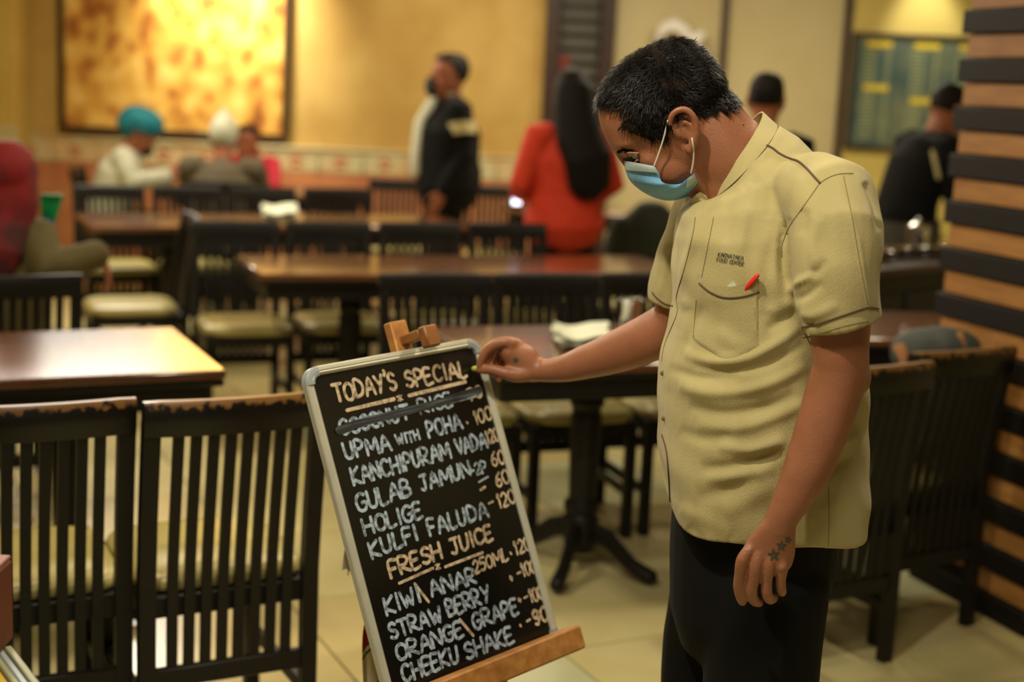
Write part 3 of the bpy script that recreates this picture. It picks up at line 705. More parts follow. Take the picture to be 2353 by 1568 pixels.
LINES = [
 (ww, [("TODAY'S", 771, 926, 917, 892, 42), ('SPECIAL', 935, 891, 1078, 863, 38)]),
 (bb, [('COCONUT', 785, 1001, 946, 960, 36), ('RICE', 966, 953, 1045, 930, 34)]), (ww, [('70', 1078, 922, 1112, 911, 28)]),
 (bb, [('UPMA', 795, 1055, 904, 1033, 39), ('WITH', 913, 1023, 969, 1009, 24), ('POHA', 986, 1007, 1066, 982, 37)]), (ww, [('.', 1068, 975, 1082, 970, 14), ('100', 1093, 976, 1134, 961, 32)]),
 (bb, [('KANCHIPURAM', 813, 1116, 1040, 1050, 41), ('VADA', 1052, 1045, 1123, 1026, 36)]), (ww, [('120', 1122, 1022, 1150, 1010, 32)]),
 (bb, [('GULAB', 822, 1177, 950, 1138, 42), ('JAMUN', 968, 1128, 1087, 1092, 36), ('-2P', 1084, 1095, 1124, 1083, 28)]), (ww, [('60', 1132, 1072, 1164, 1062, 33)]),
 (bb, [('HOLIGE', 838, 1232, 977, 1187, 39)]), (ww, [('60', 1142, 1120, 1175, 1108, 33)]),
 (bb, [('KULFI', 854, 1284, 966, 1239, 39), ('FALUDA', 988, 1232, 1127, 1186, 39)]), (ww, [('-', 1124, 1168, 1140, 1162, 26), ('120', 1147, 1168, 1188, 1154, 34)]),
 (ww, [('FRESH', 898, 1329, 1022, 1280, 40), ('JUICE', 1038, 1275, 1138, 1237, 37)]),
 (bb, [('KIWI', 888, 1414, 972, 1380, 41), ('ANAR', 992, 1371, 1100, 1338, 38)]), (ww, [('\\', 962, 1390, 990, 1378, 48), ('.250ML', 1084, 1324, 1172, 1284, 31), ('.', 1170, 1276, 1182, 1272, 24), ('120', 1186, 1277, 1222, 1262, 33)]),
 (bb, [('STRAW', 899, 1470, 1022, 1427, 39), ('BERRY', 1031, 1417, 1130, 1380, 40)]), (ww, [(';', 1172, 1338, 1186, 1334, 24), ('-', 1190, 1330, 1204, 1325, 28), ('100', 1203, 1327, 1236, 1314, 33)]),
 (bb, [('ORANGE', 914, 1520, 1070, 1460, 39), ('GRAPE', 1090, 1448, 1196, 1408, 39)]), (ww, [('\\', 1066, 1470, 1092, 1456, 46), (';', 1192, 1388, 1204, 1384, 20), ('-', 1206, 1384, 1218, 1380, 26), ('100', 1221, 1386, 1252, 1373, 33)]),
 (bb, [('CHEEKU', 928, 1570, 1060, 1519, 41), ('SHAKE', 1073, 1518, 1185, 1473, 40)]), (ww, [('.', 1192, 1442, 1204, 1438, 18), ('-', 1212, 1438, 1224, 1433, 26), ('90', 1229, 1437, 1264, 1424, 36)])]
for m_, words in LINES:
    for wd in words: mk('lettering', word(*wd, m_, .0032 if wd[5] > 34 else .0025), m_, board, smooth=False)
for m_, pts, w in ((ww, [(798, 943), (907, 917)], .0036), (ww, [(941, 909), (1071, 877)], .0036), (ww, [(918, 1341), (996, 1306)], .0026), (ww, [(1024, 1303), (1110, 1270)], .0028), (bb, [(1101, 1108), (1122, 1096)], .0022), (ww, [(1105, 1126), (1116, 1119)], .0026)):
    mk('underline', line(pts, m_, w), m_, board, smooth=False)
for x, y in ((921, 915), (1009, 1303)): mk('asterisk', word('x', x-8, y+8, x+8, y+4, 14, ww, .0016), ww, board, smooth=False)
sm = MB(); ribbon(sm, [buv(*q) for q in ((778, 990), (840, 968), (930, 946), (1020, 922), (1104, 895))], .0072, lambda x, y, l: np.array((x, y, -.0006+l)))
mk('crossed_out_smear', sm, M['smear'], board, smooth=False)
for pts, w in (([(776, 992), (830, 962), (920, 950), (1010, 918), (1102, 893)], .0009), ([(775, 993), (850, 975), (940, 950), (1040, 926), (1110, 908)], .0010), ([(1040, 925), (1108, 905)], .0014)):
    mk('chalk_scratch', line(pts, bb, w), bb, board, smooth=False)
# easel, in the board's own frame
easel = thing('easel', 'light wooden easel with a top clamp, ledge and splayed legs holding the chalkboard', 'easel', matrix=BM)
BMi = BM.inverted()
mx_ = BWd*.615
mk('mast', MB().box((mx_, BHt/2-.10, -.036), (.040, BHt+.32, .022), .002), M['pine'], easel)
mk('clamp_arm', MB().box((mx_+.004, BHt+.021, -.004), (.022, .018, .066), .002), M['pined'], easel)
mk('clamp_block', MB().box((mx_+.008, BHt+.012, .040), (.032, .040, .022), .003), M['pined'], easel)
mk('ledge', MB().box((BWd*.55, .004, .030), (BWd*.98, .044, .038), .004), M['pine'], easel)
mk('shelf', MB().box((BWd*.55, -.011, -.008), (BWd*.96, .018, .04), .003), M['pine'], easel)
def leg_to_floor(p0, dirv, w=.03):
    a = np.array(BM @ Vector(p0)); d = np.array(dirv, float); t = (-a[2]+.0)/d[2]; b = a+d*t
    la = BMi @ Vector(a); lb = BMi @ Vector(b); return MB().beam(la, lb, w, .02, up=(0, 0, 1))
mk('leg', leg_to_floor((mx_-.03, BHt*.5, -.055), -ey*1.0-ex*.12), M['pine'], easel)
mk('leg', leg_to_floor((mx_+.02, BHt*.5, -.055), -ey*1.0+ex*.04), M['pine'], easel)
mk('rear_leg', leg_to_floor((mx_, BHt*.92, -.06), np.array((.03, .38, -1.0))), M['pine'], easel)
mk('cross_bar', MB().box((mx_, BHt*.22, -.058), (.24, .03, .018), .002), M['pine'], easel)

# chequered cloth hanging behind the board
clo = thing('checked_cloth', 'red and white checked cloth with a knotted fringe hanging behind the chalkboard', 'cloth', P(850, 1400, 2.64).tolist(), world=True)
left = smooth_poly([(800, 1228), (806, 1262), (826, 1310), (846, 1365), (843, 1410), (834, 1450), (832, 1500), (834, 1560), (838, 1640)], 5)
G = []
for i, (x, y) in enumerate(left):
    row = []
    for j in range(14):
        u = j/13; row.append(P(x+u*(110+i*.6), y+u*10*math.sin(i*.2), 2.66+.018*math.sin(u*9+i*.18)+.01*math.sin(u*20)))
    G.append(row)
mk('sheet', MB().grid(G, .0012, (0, 1, 0)), M['check'], clo)
M['fringe'] = mat('white_fringe', lin(206, 202, 184), .9)
for k in range(9):
    x = 797+k*3.2; a = P(x, 1246+k*2, 2.648); mk('tassel', MB().tube([a, P(x-3+k*.6, 1275+k*3, 2.645), P(x-5+random.uniform(-4, 8), 1298+random.uniform(-8, 14)+k, 2.647), P(x-2+random.uniform(-6, 10), 1312+random.uniform(-10, 14), 2.648)], [.0022, .0035, .003, .0008], 6), M['fringe'], clo)

# red box on a yellow counter, lower left corner
e0 = PZ(27, 1486, .75); e1 = PZ(92, 1570, .75); ed = nrm(e1-e0); el = np.array([-ed[1], ed[0], 0]);
if el[0] > 0: el = -el
e0 = e0-ed*.0; cR = (ed, el, (0, 0, 1))
cnt = thing('counter', 'yellow counter top with a ribbed glass edge at the lower left corner', 'counter', (float(e0[0]), float(e0[1]), 0), world=True)
def cbox(a, b, u0, u1, z0, z1, ch=.001): return MB().box(np.array((e0[0], e0[1], 0))+ed*(a+b)/2+el*(u0+u1)/2+np.array((0, 0, (z0+z1)/2)), (abs(b-a), abs(u1-u0), z1-z0), ch, cR)
mk('worktop', cbox(0, .9, .034, .5, .72, .748), M['yellowtop'], cnt)
mk('glass_edge', cbox(0, .9, 0, .011, .722, .752, .002), M['glassedge'], cnt)
mk('metal_strip', cbox(0, .9, .012, .022, .722, .750, .002), M['greyplastic'], cnt)
mk('glass_edge', cbox(0, .9, .023, .033, .722, .752, .002), M['glassedge'], cnt)
mk('base', cbox(.03, .88, .04, .48, 0, .72), M['dark'], cnt)
bp_ = PZ(26, 1530, .75)
rb = thing('box', 'brick-red box standing on the yellow counter at the lower left edge', 'box', (float(bp_[0]-.098), float(bp_[1]+.05), .75))
hz = (PY(26, 1336, bp_[1])[2])-.75
mk('carton', MB().box((-.005, -.005, hz/2), (.15, .09, hz), .004), M['boxred'], rb)
mk('lid', MB().box((-.005, -.005, hz+.002), (.148, .088, .006), .002), mat('pale_red_lid', lin(130, 66, 46), .5), rb)

# ------------------------------------------------------------------ human building blocks
HEAD = [(.133, .004, -.034, .010), (.128, .035, -.058, .034), (.116, .062, -.080, .053), (.098, .080, -.094, .066), (.072, .091, -.103, .0745), (.048, .0945, -.105, .077), (.034, .0955, -.104, .0765),
        (.022, .089, -.101, .075), (.010, .086, -.097, .0735), (-.010, .088, -.090, .072), (-.032, .090, -.076, .069), (-.052, .090, -.055, .064), (-.070, .086, -.03, .058), (-.086, .086, -.008, .050), (-.100, .083, .012, .038), (-.110, .074, .028, .020)]
def head_mb(mb, o, F, U, Sd, s=1.0, face=True, low=1.0, nose=0.0):
    o = np.array(o); F = nrm(F); U = nrm(U); Sd = nrm(Sd)
    def L(f, u, w): return o+s*(F*f+U*u+Sd*w)
    rings = []
    for u, fr, bk, w in HEAD[::-1]:
        if u < 0 and low < 1: fr *= 1-.13*min(1, -u/.04); u *= low
        ring = []; c = (fr+bk)/2*.35
        NR = 72 if MB.fine else 32
        for i in range(NR):
            t = 2*PI*i/NR; ct, st = math.cos(t), math.sin(t)
            f = c+(fr-c)*abs(ct)**1.0 if ct > 0 else c+(bk-c)*abs(ct)**1.0
            sw = w*math.copysign(abs(st)**.86, st)
            if ct > 0: sw *= 1-.10*ct
            ring.append(L(f, u, sw))
        rings.append(ring)
    if MB.fine: rings = smooth_poly(rings, 5)
    mb.loft(rings)
    if face:
        mb.tube([L(.088, .032, 0), L(.098-nose*.4, .016, 0), L(.110-nose, -.010*low, 0), L(.112-nose, -.026*low, 0)], [.007*s, .008*s, .0105*s, .011*s], 10)
        for w in (-1, 1):
            mb.ball(L(.098-nose, -.028*low, w*.012), .0085*s, 8, 6)
            mb.tube([L(.0895, .028, w*.012), L(.0850, .031, w*.030), L(.073, .028, w*.048)], [.0055*s, .0055*s, .0045*s], 8)
            mb.ball(L(.056, -.014*low, w*.040), (.018*s, .019*s, .017*s), 10, 7)
        n2 = nose*.8
        mb.tube([L(.082-n2, -.052*low, -.02), L(.094-n2, -.050*low, 0), L(.082-n2, -.052*low, .02)], .0065*s, 8)
        mb.tube([L(.080-n2, -.062*low, -.018), L(.092-n2, -.062*low, 0), L(.080-n2, -.062*low, .018)], .007*s, 8)
        mb.ball(L(.078-n2*1.4, -.086*low, 0), (.016*s, .02*s, .014*s), 10, 7)
    for w in (-1, 1):
        rim = [L(.006, .002, w*.074), L(.008, .022, w*.080), L(-.004, .034, w*.086), L(-.020, .032, w*.090), L(-.027, .016, w*.090), L(-.022, -.004, w*.086), L(-.010, -.018, w*.080), L(.002, -.026, w*.076)]
        mb.tube(rim, [.004*s, .0045*s, .0048*s, .005*s, .005*s, .0055*s, .007*s, .006*s], 8)
        mb.tube([L(-.002, .014, w*.076), L(-.014, .014, w*.082), L(-.016, 0, w*.080), L(-.006, -.008, w*.076)], .0036*s, 8)
        mb.ball(L(-.008, .006, w*.074), (.014*s, .02*s, .006*s), 8, 6, (F, U, Sd))
    return L
def hand_generic(mb, w, d, side, palm_n, s=1.0):
    """w wrist, d finger direction, side = thumb side, palm_n = palm normal"""
    w = np.array(w, float); d = nrm(d); side = nrm(side); n = nrm(palm_n)
    mb.tube([w-d*.01, w+d*.03*s, w+d*.085*s], [(.026*s, .018*s), (.034*s, .015*s), (.038*s, .013*s)], 10, ref=n)
    for i, (o_, L_) in enumerate(((.028, .072), (.010, .08), (-.009, .073), (-.027, .058))):
        b = w+d*.085*s+side*o_*s
        mb.tube([b-d*.01, b+d*L_*.45*s+n*.008*s, b+d*L_*.78*s+n*.024*s, b+d*L_*.92*s+n*.040*s], [.0088*s, .0085*s, .0078*s, .007*s], 7)
    b = w+d*.025*s+side*.026*s
    mb.tube([b, b+(side*.022+d*.022+n*.008)*s, b+(side*.034+d*.05+n*.016)*s, b+(side*.030+d*.068+n*.022)*s], [.012*s, .0105*s, .009*s, .0078*s], 8)
def figure(name, label, loc, yaw, J=None, s=1.0, top=None, bottom=None, skin=None, head_pitch=0, head_yaw=0, hair=None, belly=0, group=None, sleeve=1.0, bulk=1.0, flare=1.0, arm=1.0, hs=1.0):
    """an adult in local axes: +Y forward, +X to the figure's right. J overrides joints."""
    D = dict(pelvis=(0, 0, .95), waist=(0, .01, 1.08), chest=(0, .01, 1.27), neck=(0, -.015, 1.45), head=(0, .02, 1.585),
             ls=(-.175, 0, 1.405), rs=(.175, 0, 1.405), le=(-.225, -.03, 1.12), re=(.225, -.03, 1.12), lw=(-.235, .06, .88), rw=(.235, .06, .88),
             lh=(-.09, 0, .90), rh=(.09, 0, .90), lk=(-.10, .03, .50), rk=(.10, .03, .50), la=(-.105, -.01, .09), ra=(.105, -.01, .09))
    if J: D.update(J)
    D = {k: np.array(v, float)*s for k, v in D.items()}
    root = thing(name, label, 'person', loc, yaw, group)
    mb = MB(); sk = skin or M['skin2']
    mb.tube([D['pelvis'], D['waist'], D['chest'], (D['ls']+D['rs'])/2+(0, 0, -.03)], [(.15*s, .10*s), (.14*s, .095*s), (.16*s, .10*s), (.13*s, .07*s)], 16, ref=(0, 1, 0))
    mb.tube([(D['ls']+D['rs'])/2+(0, 0, -.02), D['neck'], D['head']+(0, -.02, -.02)], [.06*s, .057*s, .06*s], 12)
    cy, sy = math.cos(head_yaw), math.sin(head_yaw); F0 = np.array((-sy, cy, 0)); hp = head_pitch
    F_ = F0*math.cos(hp)-np.array((0, 0, 1))*math.sin(hp); U_ = F0*math.sin(hp)+np.array((0, 0, 1))*math.cos(hp); Sd = np.cross(F_, U_)
    L = head_mb(mb, D['head'], F_, U_, Sd, s*hs)
    for q in 'lr':
        sx = -1 if q == 'l' else 1
        mb.tube([D[q+'s'], (D[q+'s']+D[q+'e'])/2, D[q+'e'], (D[q+'e']*.6+D[q+'w']*.4), D[q+'w']], [.048*s, .043*s, .037*s, .037*s, .026*s], 12)
        d = nrm(D[q+'d']) if q+'d' in D else nrm(D[q+'w']-D[q+'e']); side = np.array((0, 1, 0.)) if abs(d[1]) < .7 else np.array((0, 0, 1.)); side = nrm(side-d*(d @ side)); pn_ = np.array((-sx, 0, 0.)); pn_ = nrm(pn_-d*(d @ pn_)-side*(side @ pn_))
        hand_generic(mb, D[q+'w'], d, side, pn_, s)
        mb.tube([D[q+'h'], (D[q+'h']+D[q+'k'])/2, D[q+'k'], (D[q+'k']*.65+D[q+'a']*.35), D[q+'a']], [.085*s, .075*s, .055*s, .055*s, .035*s], 12)
    body = mk('body', remesh(mb, .007, 3), sk, root)
    if bottom is not None:
        t = MB(); t.tube([D['waist']-(0, 0, .03), D['pelvis'], (D['lh']+D['rh'])/2], [(.165*s, .12*s), (.175*s, .128*s), (.17*s, .12*s)], 16, ref=(0, 1, 0))
        for q in 'lr': t.tube([D[q+'h'], (D[q+'h']+D[q+'k'])/2, D[q+'k'], (D[q+'k']+D[q+'a'])/2, D[q+'a']+(0, 0, .03)], [.098*s, .09*s, .075*s, .07*s, .068*s], 14)
        mk('trousers', remesh(t, .012, 4), bottom, root)
    for q in 'lr':
        fd = np.array((0, 1, 0.)); a = D[q+'a']
        b = MB().tube([a+(0, -.05, -.05), a+(0, .03, -.052), a+fd*.13+(0, 0, -.062), a+fd*.19+(0, 0, -.066)], [(.036, .038), (.042, .036), (.045, .027), (.036, .02)], 12, ref=(0, 0, 1)); mk('shoe', b, M['black'], root)
    if top is not None:
        t = MB(); lo = D['pelvis']+(0, 0, -.04)
        t.tube([lo, D['pelvis']+(0, 0, .06), D['waist'], D['chest'], (D['ls']+D['rs'])/2+(0, 0, -.02), D['neck']+(0, 0, -.025)], [(.19*s*flare*bulk, .14*s*flare*bulk), (.185*s*(flare+1)/2*bulk, .142*s*bulk), (.178*s*bulk, (.135+belly)*s*bulk), (.195*s*bulk, .135*s*bulk), (.15*s, .10*s), (.068*s, .066*s)], 20, ref=(0, 1, 0))
        for q in 'lr':
            e = D[q+'e']; w_ = D[q+'e']+(D[q+'w']-D[q+'e'])*.93
            pts = [(D[q+'s']*.75+(D['ls']+D['rs'])/2*.25), D[q+'s'], (D[q+'s']+e)/2, e, (e+w_)/2, w_] if sleeve > .6 else [D[q+'s'], (D[q+'s']+e)/2, e*.8+D[q+'s']*.2]
            t.tube(pts, [q_*s*arm for q_ in (.062, .066, .060, .054, .050, .042)][:len(pts)], 14)
        top_o = mk('top', remesh(t, .011, 4), top, root)
    hh = None
    if hair is not None:
        h = MB(); rings = []
        for u, fr, bk, w in HEAD[::-1]:
            if u < hair.get('lo', -.02): continue
            k = hair.get('th', 1.07)
            ring = []
            for i in range(28):
                a = 2*PI*i/28; ct, st = math.cos(a), math.sin(a); front = fr if u > hair.get('fr', .075) else -.005
                f = (front*ct if ct > 0 else bk*-ct*1.0)*k; ring.append(L(f, u*1.06+.004, w*math.copysign(abs(st)**.86, st)*k+0))
            rings.append(ring)
        h.loft(rings); hh = mk('hair', remesh(h, .007, 2), hair.get('mat', M['hair']), root)
    root['_L'] = 0
    return root, L, D

# --- the standing masked man, dark cardigan
gp = PY(1030, 520, 8.9)
r, L, D = figure('person', 'standing man in a black zip jacket with pale sleeve band and charcoal mask, facing left', (float(gp[0]-.01), 8.9, 0), math.radians(108), s=.985, bulk=1.45, arm=1.35, hs=1.12, top=M['black'], bottom=M['blacktrouser'], hair=dict(th=1.12),
    J=dict(lw=(-.23, .09, .90), rw=(.23, .05, .9)))
mk('shirt_front', MB().tube([(0, .11, 1.44), (0, .195, 1.30), (0, .215, 1.1), (0, .21, .98)], [(.04, .03), (.062, .03), (.07, .03), (.06, .03)], 12, ref=(0, 1, 0)), M['greyshirt'], r)
mk('collar', MB().tube([(-.05, .03, 1.47), (0, .07, 1.445), (.05, .03, 1.47), (.03, -.05, 1.48), (-.03, -.05, 1.48), (-.05, .03, 1.47)], .014, 8), M['greyshirt'], r)
for sx in (-1, 1): mk('sleeve_band', MB().tube([np.array((sx*.2, -.012, 1.30)), np.array((sx*.215, -.018, 1.23))], .089, 18, round_=False), M['cardcream'], r)
mk('mask', MB().tube([L(.105, -.005, 0), L(.112, -.03, 0), L(.104, -.065, 0), L(.085, -.095, 0)], [(.04, .02), (.055, .03), (.055, .032), (.04, .028)], 14, ref=(0, 1, 0)), M['darkmask'], r)

# --- woman in the orange sweater, seen from behind, long dark hair
gp = PY(1298, 500, 7.2)
r, L, D = figure('person', 'woman in an orange sweater with long dark hair seen from behind, holding a phone', (float(gp[0]), 7.3, 0), math.radians(18), s=.93, top=M['orange'], bottom=M['blacktrouser'], head_pitch=.1, bulk=1.08, flare=1.14, arm=1.15,
    J=dict(le=(-.27, -.02, 1.13), lw=(-.2, .2, 1.02), re=(.27, -.04, 1.14), rw=(.16, .16, 1.02)), hair=dict(th=1.12, lo=-.06))
hb = MB(); hb.tube([L(-.03, .11, 0), L(-.075, .05, 0), L(-.09, -.04, 0), D['neck']+(.02, -.11, -.06), D['chest']+(.055, -.165, .02), D['chest']+(.075, -.16, -.13), D['waist']+(.08, -.15, .0)], [(.08, .075), (.105, .08), (.115, .075), (.13, .06), (.135, .05), (.115, .04), (.06, .02)], 18, ref=(0, 1, 0))
mk('long_hair', remesh(hb, .008, 3), M['hair'], r)
ph_ = thing('phone', 'bright phone held by the woman in the orange sweater', 'phone', PY(1187, 458, 7.28).tolist()); m_ph, n_ph, b_ph = nt('lit_screen'); b_ph.inputs['Emission Color'].default_value = (.8, .85, 1, 1); b_ph.inputs['Emission Strength'].default_value = 3
mk('case', MB().box((0, .006, 0), (.05, .008, .10), .003), M['black'], ph_); mk('screen', MB().box((0, 0, 0), (.042, .003, .055), .001), m_ph, ph_)

# --- head behind the khaki collar
gp = PY(1762, 260, 6.3)
figure('person', 'man in black seen behind the khaki collar, only his black hair and ear showing', (float(gp[0]), 6.35, 0), math.radians(-15), s=.955, top=M['black'], bottom=M['blacktrouser'], hair=dict(th=1.08, lo=-.01))
# --- man in black with grey apron bending over the counter
gp = PY(2120, 420, 6.95)
r, L, D = figure('person', 'man in black jacket and grey apron bending over the counter', (float(gp[0])-.06, 7.0, 0), math.radians(-72), s=1.0, top=M['black'], bottom=M['blacktrouser'], head_pitch=.35,
    J=dict(chest=(0, .06, 1.25), neck=(0, .13, 1.40), head=(0, .19, 1.50), ls=(-.175, .09, 1.36), rs=(.175, .09, 1.36), le=(-.22, .13, 1.08), re=(.22, .13, 1.08), lw=(-.2, .26, .9), rw=(.2, .26, .9)), hair=dict(th=1.06))
M['apron'] = mat('grey_apron', lin(70, 66, 54), .8)
mk('apron', MB().tube([(0, .0, .98), (0, .01, .8), (0, .015, .6), (0, .02, .45)], [(.20, .16), (.205, .165), (.2, .16), (.19, .15)], 20, ref=(0, 1, 0), round_=False), M['apron'], r)
mk('collar_stripe', MB().tube([(.06, .06, 1.38), (.17, .02, 1.30), (.21, .03, 1.2)], .012, 8), M['cardcream'], r)
mk('mask', MB().ball(L(.09, -.05, 0), (.05, .03, .045)), mat('teal_mask', lin(90, 150, 148), .7), r)

# --- seated diners
SIT = dict(pelvis=(0, 0, .52), waist=(0, .03, .68), chest=(0, .06, .88), neck=(0, .08, 1.06), head=(0, .13, 1.185), ls=(-.175, .07, 1.01), rs=(.175, .07, 1.01),
           le=(-.23, .18, .80), re=(.23, .18, .80), lw=(-.12, .40, .84), rw=(.12, .40, .84), lh=(-.09, .02, .5), rh=(.09, .02, .5), lk=(-.11, .42, .50), rk=(.11, .42, .50), la=(-.11, .40, .09), ra=(.11, .40, .09))
gp = PY(285, 400, 9.75)
SIT2 = dict(SIT); SIT2.update(chest=(0, .08, .85), neck=(0, .13, 1.0), head=(0, .20, 1.10), ls=(-.175, .11, .96), rs=(.175, .11, .96))
r, L, D = figure('person', 'seated man in a white shirt and teal turban eating at the table under the painting', (float(gp[0])-.06, 9.6, 0), math.radians(-82), J=SIT2, bulk=1.15, arm=1.2, top=M['whitecloth'], bottom=M['blacktrouser'], head_pitch=.3)
tb_ = MB(); ax = (nrm(L(1, 0, 0)-L(0, 0, 0)), nrm(L(0, 0, 1)-L(0, 0, 0)), nrm(L(0, 1, 0)-L(0, 0, 0)))
tb_.ball(L(-.01, .095, 0), (.15, .12, .10), 18, 12, ax); tb_.ball(L(-.07, .06, 0), (.10, .11, .10), 14, 9, ax)
tu = mk('turban', remesh(tb_, .008, 2), M['teal'], r)
for k in range(4): mk('turban_fold', MB().tube([L(.125-.015*k, .055+k*.028, .03), L(.02, .06+k*.033, .122-.012*k), L(-.1, .05+.03*k, .09-.01*k)], .009, 8), M['teal'], tu)
mk('beard', MB().ball(L(.07, -.085, 0), (.035, .05, .045)), M['hair'], r)
gp = PY(508, 400, 9.15)
SB = dict(SIT); SB.update(chest=(0, .05, .82), neck=(0, .08, .97), head=(0, .13, 1.08), rw=(.2, .36, .84), ls=(-.2, .05, .92), rs=(.2, .05, .92))
r, L, D = figure('person', 'seated diner seen from behind in a brown jacket and white knitted cap', (float(gp[0]), 9.15, 0), math.radians(5), J=SB, top=M['brownjacket'], bottom=M['blacktrouser'], head_pitch=.1, s=1.02, belly=.01, bulk=1.1, arm=1.2)
cb_ = MB(); cb_.tube([L(-.01, .03, 0), L(-.012, .08, 0), L(-.012, .125, 0), L(-.008, .165, 0), L(-.005, .185, 0)], [(.092, .112), (.092, .112), (.074, .09), (.042, .048), (.022, .024)], 18, ref=nrm(L(1, 0, 0)-L(0, 0, 0))); mk('knitted_cap', cb_, M['whitecloth'], r)
gp = PY(570, 380, 9.95)
r, L, D = figure('person', 'seated child in pink at the far side of the diners\' table, beside the brown jacket', (float(gp[0])+.03, 10.42, 0), math.radians(150), J=SIT2, top=M['pinkcloth'], bottom=M['blacktrouser'], head_pitch=.1, s=.95, hair=dict(th=1.08, lo=-.03))
# --- woman in red headscarf and olive jacket, left edge
gp = PY(20, 560, 5.0)
SW = dict(SIT); SW.update(head=(.05, .06, 1.22), neck=(.02, .02, 1.09), chest=(0, .02, .90), waist=(0, .01, .7), ls=(-.19, .03, 1.03), rs=(.15, .03, 1.02), re=(.20, -.10, .90), rw=(.39, .04, .965), rd=(.35, .1, -1.0))
r, L, D = figure('person', 'seated woman in a red headscarf and olive jacket, arm over a chair back', (float(gp[0])-.045, 4.98, 0), math.radians(8), J=SW, top=M['olive'], bottom=M['blacktrouser'], s=.92, belly=.02, arm=1.35, bulk=1.15)
sb_ = MB(); axs = (nrm(L(1, 0, 0)-L(0, 0, 0)), nrm(L(0, 0, 1)-L(0, 0, 0)), nrm(L(0, 1, 0)-L(0, 0, 0)))
sb_.ball(L(-.012, .045, 0), (.125, .10, .115), 18, 12, axs)
sb_.tube([L(-.03, .03, 0), L(-.045, -.06, 0), D['neck']+(0, -.04, -.02), D['chest']+(.02, -.13, .06), D['chest']+(.03, -.15, -.04)], [(.10, .09), (.11, .095), (.12, .09), (.10, .05), (.04, .02)], 18, ref=(0, 1, 0))
mk('headscarf', remesh(sb_, .008, 3), M['redscarf'], r)
pk = thing('snack_packet', 'shiny green and blue packet beside the red headscarf', 'packet', PY(118, 490, 5.25).tolist(), world=True)
G = [[PY(x+ (u*2-1)*(26-(v*14)), 450+v*78, 5.25+.02*math.cos((u-.5)*3)) for u in np.linspace(0, 1, 8)] for v in np.linspace(0, 1, 8) for x in [118-v*10]]
mk('foil', MB().grid(G, .012, (0, 1, 0)), M['greenbag'], pk); mk('seal', MB().box(PY(120, 450, 5.255), (.08, .012, .012), .002), M['greenbag'], pk)
# jacket on the chair to the right of the orange sweater
jk = thing('jacket', 'dark green jacket hung over a chair back right of the orange sweater', 'jacket', (.74, 7.62, .5))
jb = MB(); jb.tube([(-.02, .05, .42), (-.02, .05, .33), (0, .045, .1), (0, .045, -.15)], [(.10, .05), (.21, .07), (.22, .06), (.23, .055)], 18, ref=(0, 1, 0)); 
for sx in (-1, 1): jb.tube([(sx*.19, .05, .33), (sx*.24, .04, .1), (sx*.25, .03, -.2)], [.055, .05, .045], 10)
mk('coat', remesh(jb, .01, 3), M['jacketgreen'], jk)

# shoulder bag on the seat behind the right-hand chairs
bgp = PY(2170, 790, 4.32); bag = thing('bag', 'slate blue cloth bag with tan straps behind the right-hand chair', 'bag', (float(bgp[0])-.03, 4.26, .47))
tp_ = PY(2170, 748, 4.26)[2]-.47
bb_ = MB(); bb_.tube([(-.08, 0, tp_-.09), (0, 0, tp_-.075), (.06, 0, tp_-.085)], [(.09, .075), (.10, .075), (.09, .075)], 16, ref=(0, 0, 1)); bb_.tube([(-.09, 0, .06), (.08, 0, .06)], [(.09, .06), (.09, .06)], 16, ref=(0, 0, 1)); bb_.box((0, 0, tp_/2-.03), (.24, .16, tp_-.1), .02)
mk('bag_body', remesh(bb_, .01, 4), M['bluebag'], bag)
mk('strap', MB().tube([(-.14, -.05, tp_-.06), (-.125, -.085, tp_-.10), (-.15, -.09, tp_-.2)], [(.018, .006)]*3, 8, ref=(0, 1, 0)), M['tanstrap'], bag)
mk('strap', MB().tube([(.04, -.05, tp_-.012), (.045, -.078, tp_-.05), (.03, -.085, tp_-.09)], [(.010, .004)]*3, 8, ref=(0, 1, 0)), M['tanstrap'], bag)
mk('strap', MB().tube([(.15, -.03, tp_-.05), (.16, -.06, tp_-.10), (.15, -.07, tp_-.16)], [(.014, .005)]*3, 8, ref=(0, 1, 0)), M['tanstrap'], bag)

# ================================================================== the man in the khaki shirt
Y0 = 2.34
mx0 = float(PY(1720, 1300, Y0)[0])
man = thing('person', 'man in a khaki short-sleeved uniform shirt and blue face mask writing on the chalkboard', 'person', (mx0, Y0, 0), world=True)
# ---- skin: head, neck, arms, hands in one surface
HP = math.radians(34.6)
Fh = np.array((-math.cos(HP), -.03, -math.sin(HP))); Fh = nrm(Fh); Uh = np.array((-math.sin(HP), 0, math.cos(HP))); Uh = nrm(Uh-Fh*(Fh @ Uh)); Sh = np.cross(Uh, Fh)
if Sh[1] > 0: Sh = -Sh
YH = 2.36
HS = 1.065; MB.fine = True
ear_px = (1551, 308)
ho = PY(*ear_px, YH)          # point on the head's median plane
bd = MB(); HL = head_mb(bd, ho, Fh, Uh, Sh, HS, low=.73, nose=.027)
def YP(x, y, Y): return PY(x, y, Y)
# full cheek and jaw
bd.ball(HL(.036, -.034, .030), (.045, .036, .040)); bd.ball(HL(.036, -.034, -.030), (.045, .036, .040))
bd.ball(HL(.018, -.052, 0), (.050, .052, .030))
bd.tube([HL(-.045, .0, 0), YP(1652, 345, YH), YP(1708, 392, YH), YP(1770, 450, YH-.01), YP(1800, 560, Y0)], [(.066, .070), (.074, .078), (.080, .080), (.10, .10), (.12, .14)], 20, ref=(0, 1, 0))
bd.tube([HL(.004, -.038, 0), YP(1640, 380, YH), YP(1700, 430, YH)], [.060, .066, .07], 16)
